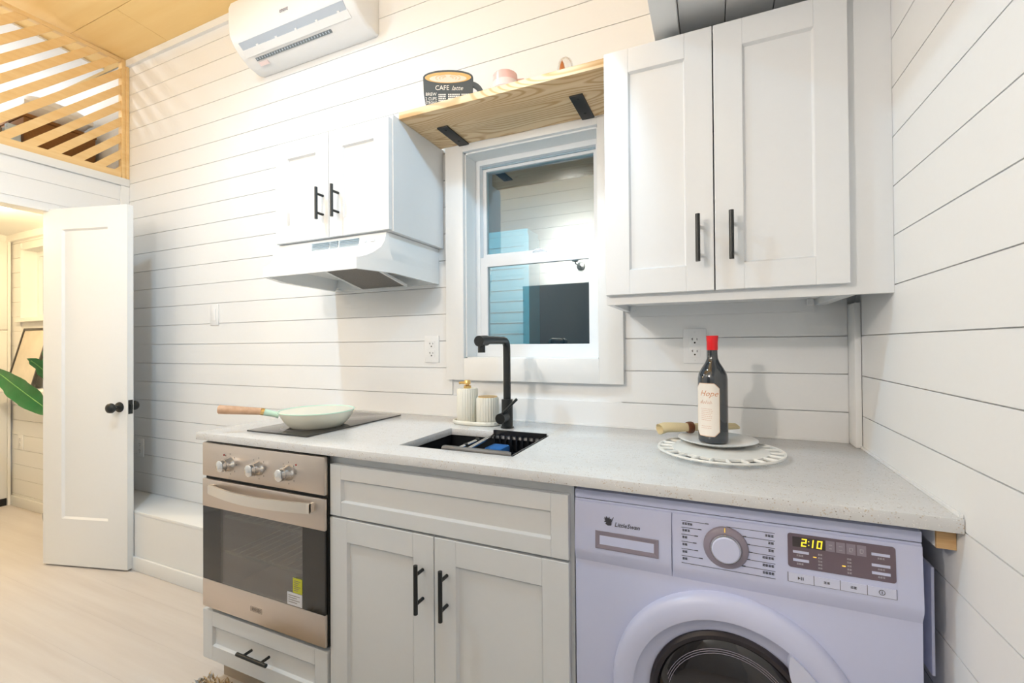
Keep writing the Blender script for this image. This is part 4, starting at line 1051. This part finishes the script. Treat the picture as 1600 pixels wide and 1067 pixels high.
pf = thing('picture', 'black-framed pale picture leaning against the bedroom window wall', 'picture', (-4.98, -.08, .925))
an = R(13); PM = Matrix.Translation((-4.99, -.112, .926)) @ Matrix.Rotation(-an, 4, 'X')
MB().ringbox(-.20, .20, 0, .455, .016, .016, 0, .018).build('frame', FRAMEB, pf, xf=PM)
MB().box(-.184, .184, .006, .012, .016, .439).build('print', ART, pf, xf=PM)
pp = thing('potted_plant', 'green banana plant beside the bedroom doorway', 'plant', (-4.04, -.20, 0))
MB().lathe((-4.04, -.20, 0.001), (0, 0, 1), [(.085, 0), (.115, .20), (.115, .22), (.105, .22), (.10, .19), (0, .19)], 28).build('pot', POT, pp, 40)
def leaf(p0, c1, p1, w_, up):
    m = MB(); n = 16; vs = []; fs = []; p0, c1, p1 = map(Vector, (p0, c1, p1)); up = Vector(up)
    for i in range(n+1):
        t = i/n; c = p0*(1-t)**2+c1*2*t*(1-t)+p1*t*t; tg = ((c1-p0)*(1-t)+(p1-c1)*t).normalized()
        sd_ = tg.cross(up).normalized(); nr = sd_.cross(tg); hw_ = w_*math.sin(math.pi*min(.999, .04+.96*t)**.8)**.75
        ruff = .008*math.sin(i*1.7)
        vs += [c-sd_*hw_+nr*(hw_*.35+ruff), c, c+sd_*hw_+nr*(hw_*.35-ruff)]
    for i in range(n):
        for j in (0, 1): fs.append((i*3+j, i*3+j+1, i*3+3+j+1, i*3+3+j))
    return m.add(vs, fs)
for p0, c1, p1, w_, up in [((-3.97, -.30, .83), (-4.22, -.36, .97), (-4.56, -.37, 1.10), .062, (0, -.85, .5)),
                           ((-4.04, -.21, .95), (-4.14, -.24, 1.10), (-4.215, -.25, 1.20), .062, (0, -1, .3)),
                           ((-4.03, -.18, .95), (-3.99, -.16, 1.15), (-4.0, -.12, 1.35), .05, (0, -1, .2)),
                           ((-4.02, -.22, .90), (-3.96, -.33, 1.10), (-3.95, -.42, 1.16), .05, (1, 0, .4))]:
    lf_ = leaf(p0, c1, p1, w_, up).build('leaf', LEAF, pp, 70)
    MB().tube([(-4.04, -.20, .19), (-4.04, -.20, .5), p0], [.012, .010, .006], 8).build('stem', LEAFST, lf_, 60)
    MB().tube([Vector(p0)*(1-t)**2+Vector(c1)*2*t*(1-t)+Vector(p1)*t*t for t in [k/10 for k in range(10)]], .003, 6).build('midrib', LEAFST, lf_, 60)
wa = thing('wardrobe', 'pale panelled wardrobe at the far end of the bedroom', 'wardrobe', (XB, -1.0, 0))
part('door', TRIM, wa, XB+.001, XB+.02, -.62, -.03, .06, 1.36, .002); part('door', TRIM, wa, XB+.001, XB+.02, -.62, -.03, 1.364, 2.05, .002)
part('door', TRIM, wa, XB+.001, XB+.02, -1.22, -.624, .06, 1.36, .002); part('door', TRIM, wa, XB+.001, XB+.02, -1.22, -.624, 1.364, 2.05, .002)
part('plinth', DARK, wa, XB+.001, XB+.012, -1.22, -.03, 0.001, .055); part('corner_post', TRIM, wa, XB+.001, XB+.03, -.0295, -.0145, 0.001, 2.05)
dl = thing('downlight', 'round warm downlight in the bedroom ceiling', 'light', (-4.40, -.37, 2.10))
MB().lathe((-4.40, -.37, 2.0999), (0, 0, -1), [(.05, 0), (.05, .004), (.038, .006)], 28).build('trim_ring', TRIM, dl, 40)
MB().lathe((-4.40, -.37, 2.0935), (0, 0, -1), [(.036, 0), (.034, .002), (0, .003)], 28).build('lens', BULB, dl, 40)

# ------------------------------------------------------------------ behind the camera, partly seen in the window reflection
fr = thing('refrigerator', 'graphite refrigerator reflected in the kitchen window', 'refrigerator', (-1.55, -2.05, 0))
part('body', FRIDGE, fr, -1.86, -1.27, -2.355, -1.78, .02, 1.72, .006)
part('door', FRIDGE, fr, -1.86, -1.27, -1.778, -1.72, .03, 1.22, .006); part('door', FRIDGE, fr, -1.86, -1.27, -1.778, -1.72, 1.228, 1.715, .006)
part('handle', CHROME, fr, -1.33, -1.315, -1.70, -1.685, .7, 1.15, .002)
for x in (-1.8, -1.33): MB().lathe((x, -2.0, .001), (0, 0, 1), [(.02, 0), (.02, .022)], 12).build('foot', WSEAL, fr)
for x, z, lab in ((-1.52, 2.04, 'black stem wall sconce reflected above the refrigerator'), (-3.15, 2.44, 'added black stem wall sconce, unseen fill lamp nearer the bedroom partition')):  # second fixture is added to go with the ceiling fill
    scn = thing('wall_sconce', lab, 'lamp', (x, YF, z), 'wall sconces behind the camera')
    MB().lathe((x, YF+.0005, z-.08), (0, 1, 0), [(.04, 0), (.04, .012), (.012, .02)], 24).build('backplate', BLACK, scn, 40)
    MB().tube([(x, YF+.01, z-.08), (x, YF+.12, z-.09), (x, YF+.19, z-.085), (x, -2.16, z-.065)], .006, 8).lathe((x, -2.16, z-.07), (0, 0, 1), [(.012, 0), (.03, .004), (.03, .012)], 20).build('stem', BLACK, scn, 40)
cl = thing('ceiling_lamp', 'white flush lamp base on the plywood ceiling', 'lamp', (-2.17, -1.22, 3.12))
MB().lathe((-2.17, -1.22, 3.126), (0, 0, -1), [(.09, 0), (.09, .02), (.06, .034), (.02, .036)], 32).build('base', TRIM, cl, 40)
sp = thing('beam_spotlight', 'small white spotlight fixed to the soffit beam', 'lamp', (-.53, -.60, 2.20))
MB().cyl((-.5285, -.60, 2.20), (-.56, -.60, 2.205), .012, 12).cyl((-.555, -.60, 2.202), (-.595, -.60, 2.214), .028, 20).build('head', TRIM, sp, 40)

# ------------------------------------------------------------------ shag rug in front of the cabinets
rg = thing('shag_rug', 'tan and grey shaggy rug at the foot of the cabinets', 'rug', (-1.5, -.8, 0))
part('backing', SHAGA, rg, -2.06, -.95, -1.10, -.590, .001, .010)
for nm, mt_, seed in (('tan_pile', SHAGA, 1), ('grey_pile', SHAGB, 2)):
    rn = random.Random(seed); m = MB()
    for _ in range(5200):
        x, y_ = rn.uniform(-2.09, -.93), rn.uniform(-1.12, -.575)
        g = math.sin(x*9)+math.sin(y_*13+x*4)
        edge = x < -2.06 or y_ < -1.09
        if (g > 0) == (nm == 'grey_pile') and not (edge and nm == 'grey_pile'): continue
        a = rn.uniform(0, 6.28); l_ = rn.uniform(.018, .034); lean = rn.uniform(.2, .9); r_ = .0026
        dx, dy = math.cos(a), math.sin(a); hz = l_*(1-.5*lean)
        tipx, tipy = x+dx*l_*lean, y_+dy*l_*lean
        m.add([(x-dy*r_, y_+dx*r_, .010), (x+dy*r_, y_-dx*r_, .010), (x+dx*l_*.3*lean+dy*r_, y_+dy*l_*.3*lean-dx*r_, .010+hz*.7), (x+dx*l_*.3*lean-dy*r_, y_+dy*l_*.3*lean+dx*r_, .010+hz*.7), (tipx, tipy, .010+hz), (x-dx*r_, y_-dy*r_, .010)],
              [(0, 1, 2, 3), (3, 2, 4), (1, 5, 2), (5, 0, 3), (5, 3, 2)])
    o = m.build(nm, mt_, rg); o['kind'] = 'stuff'
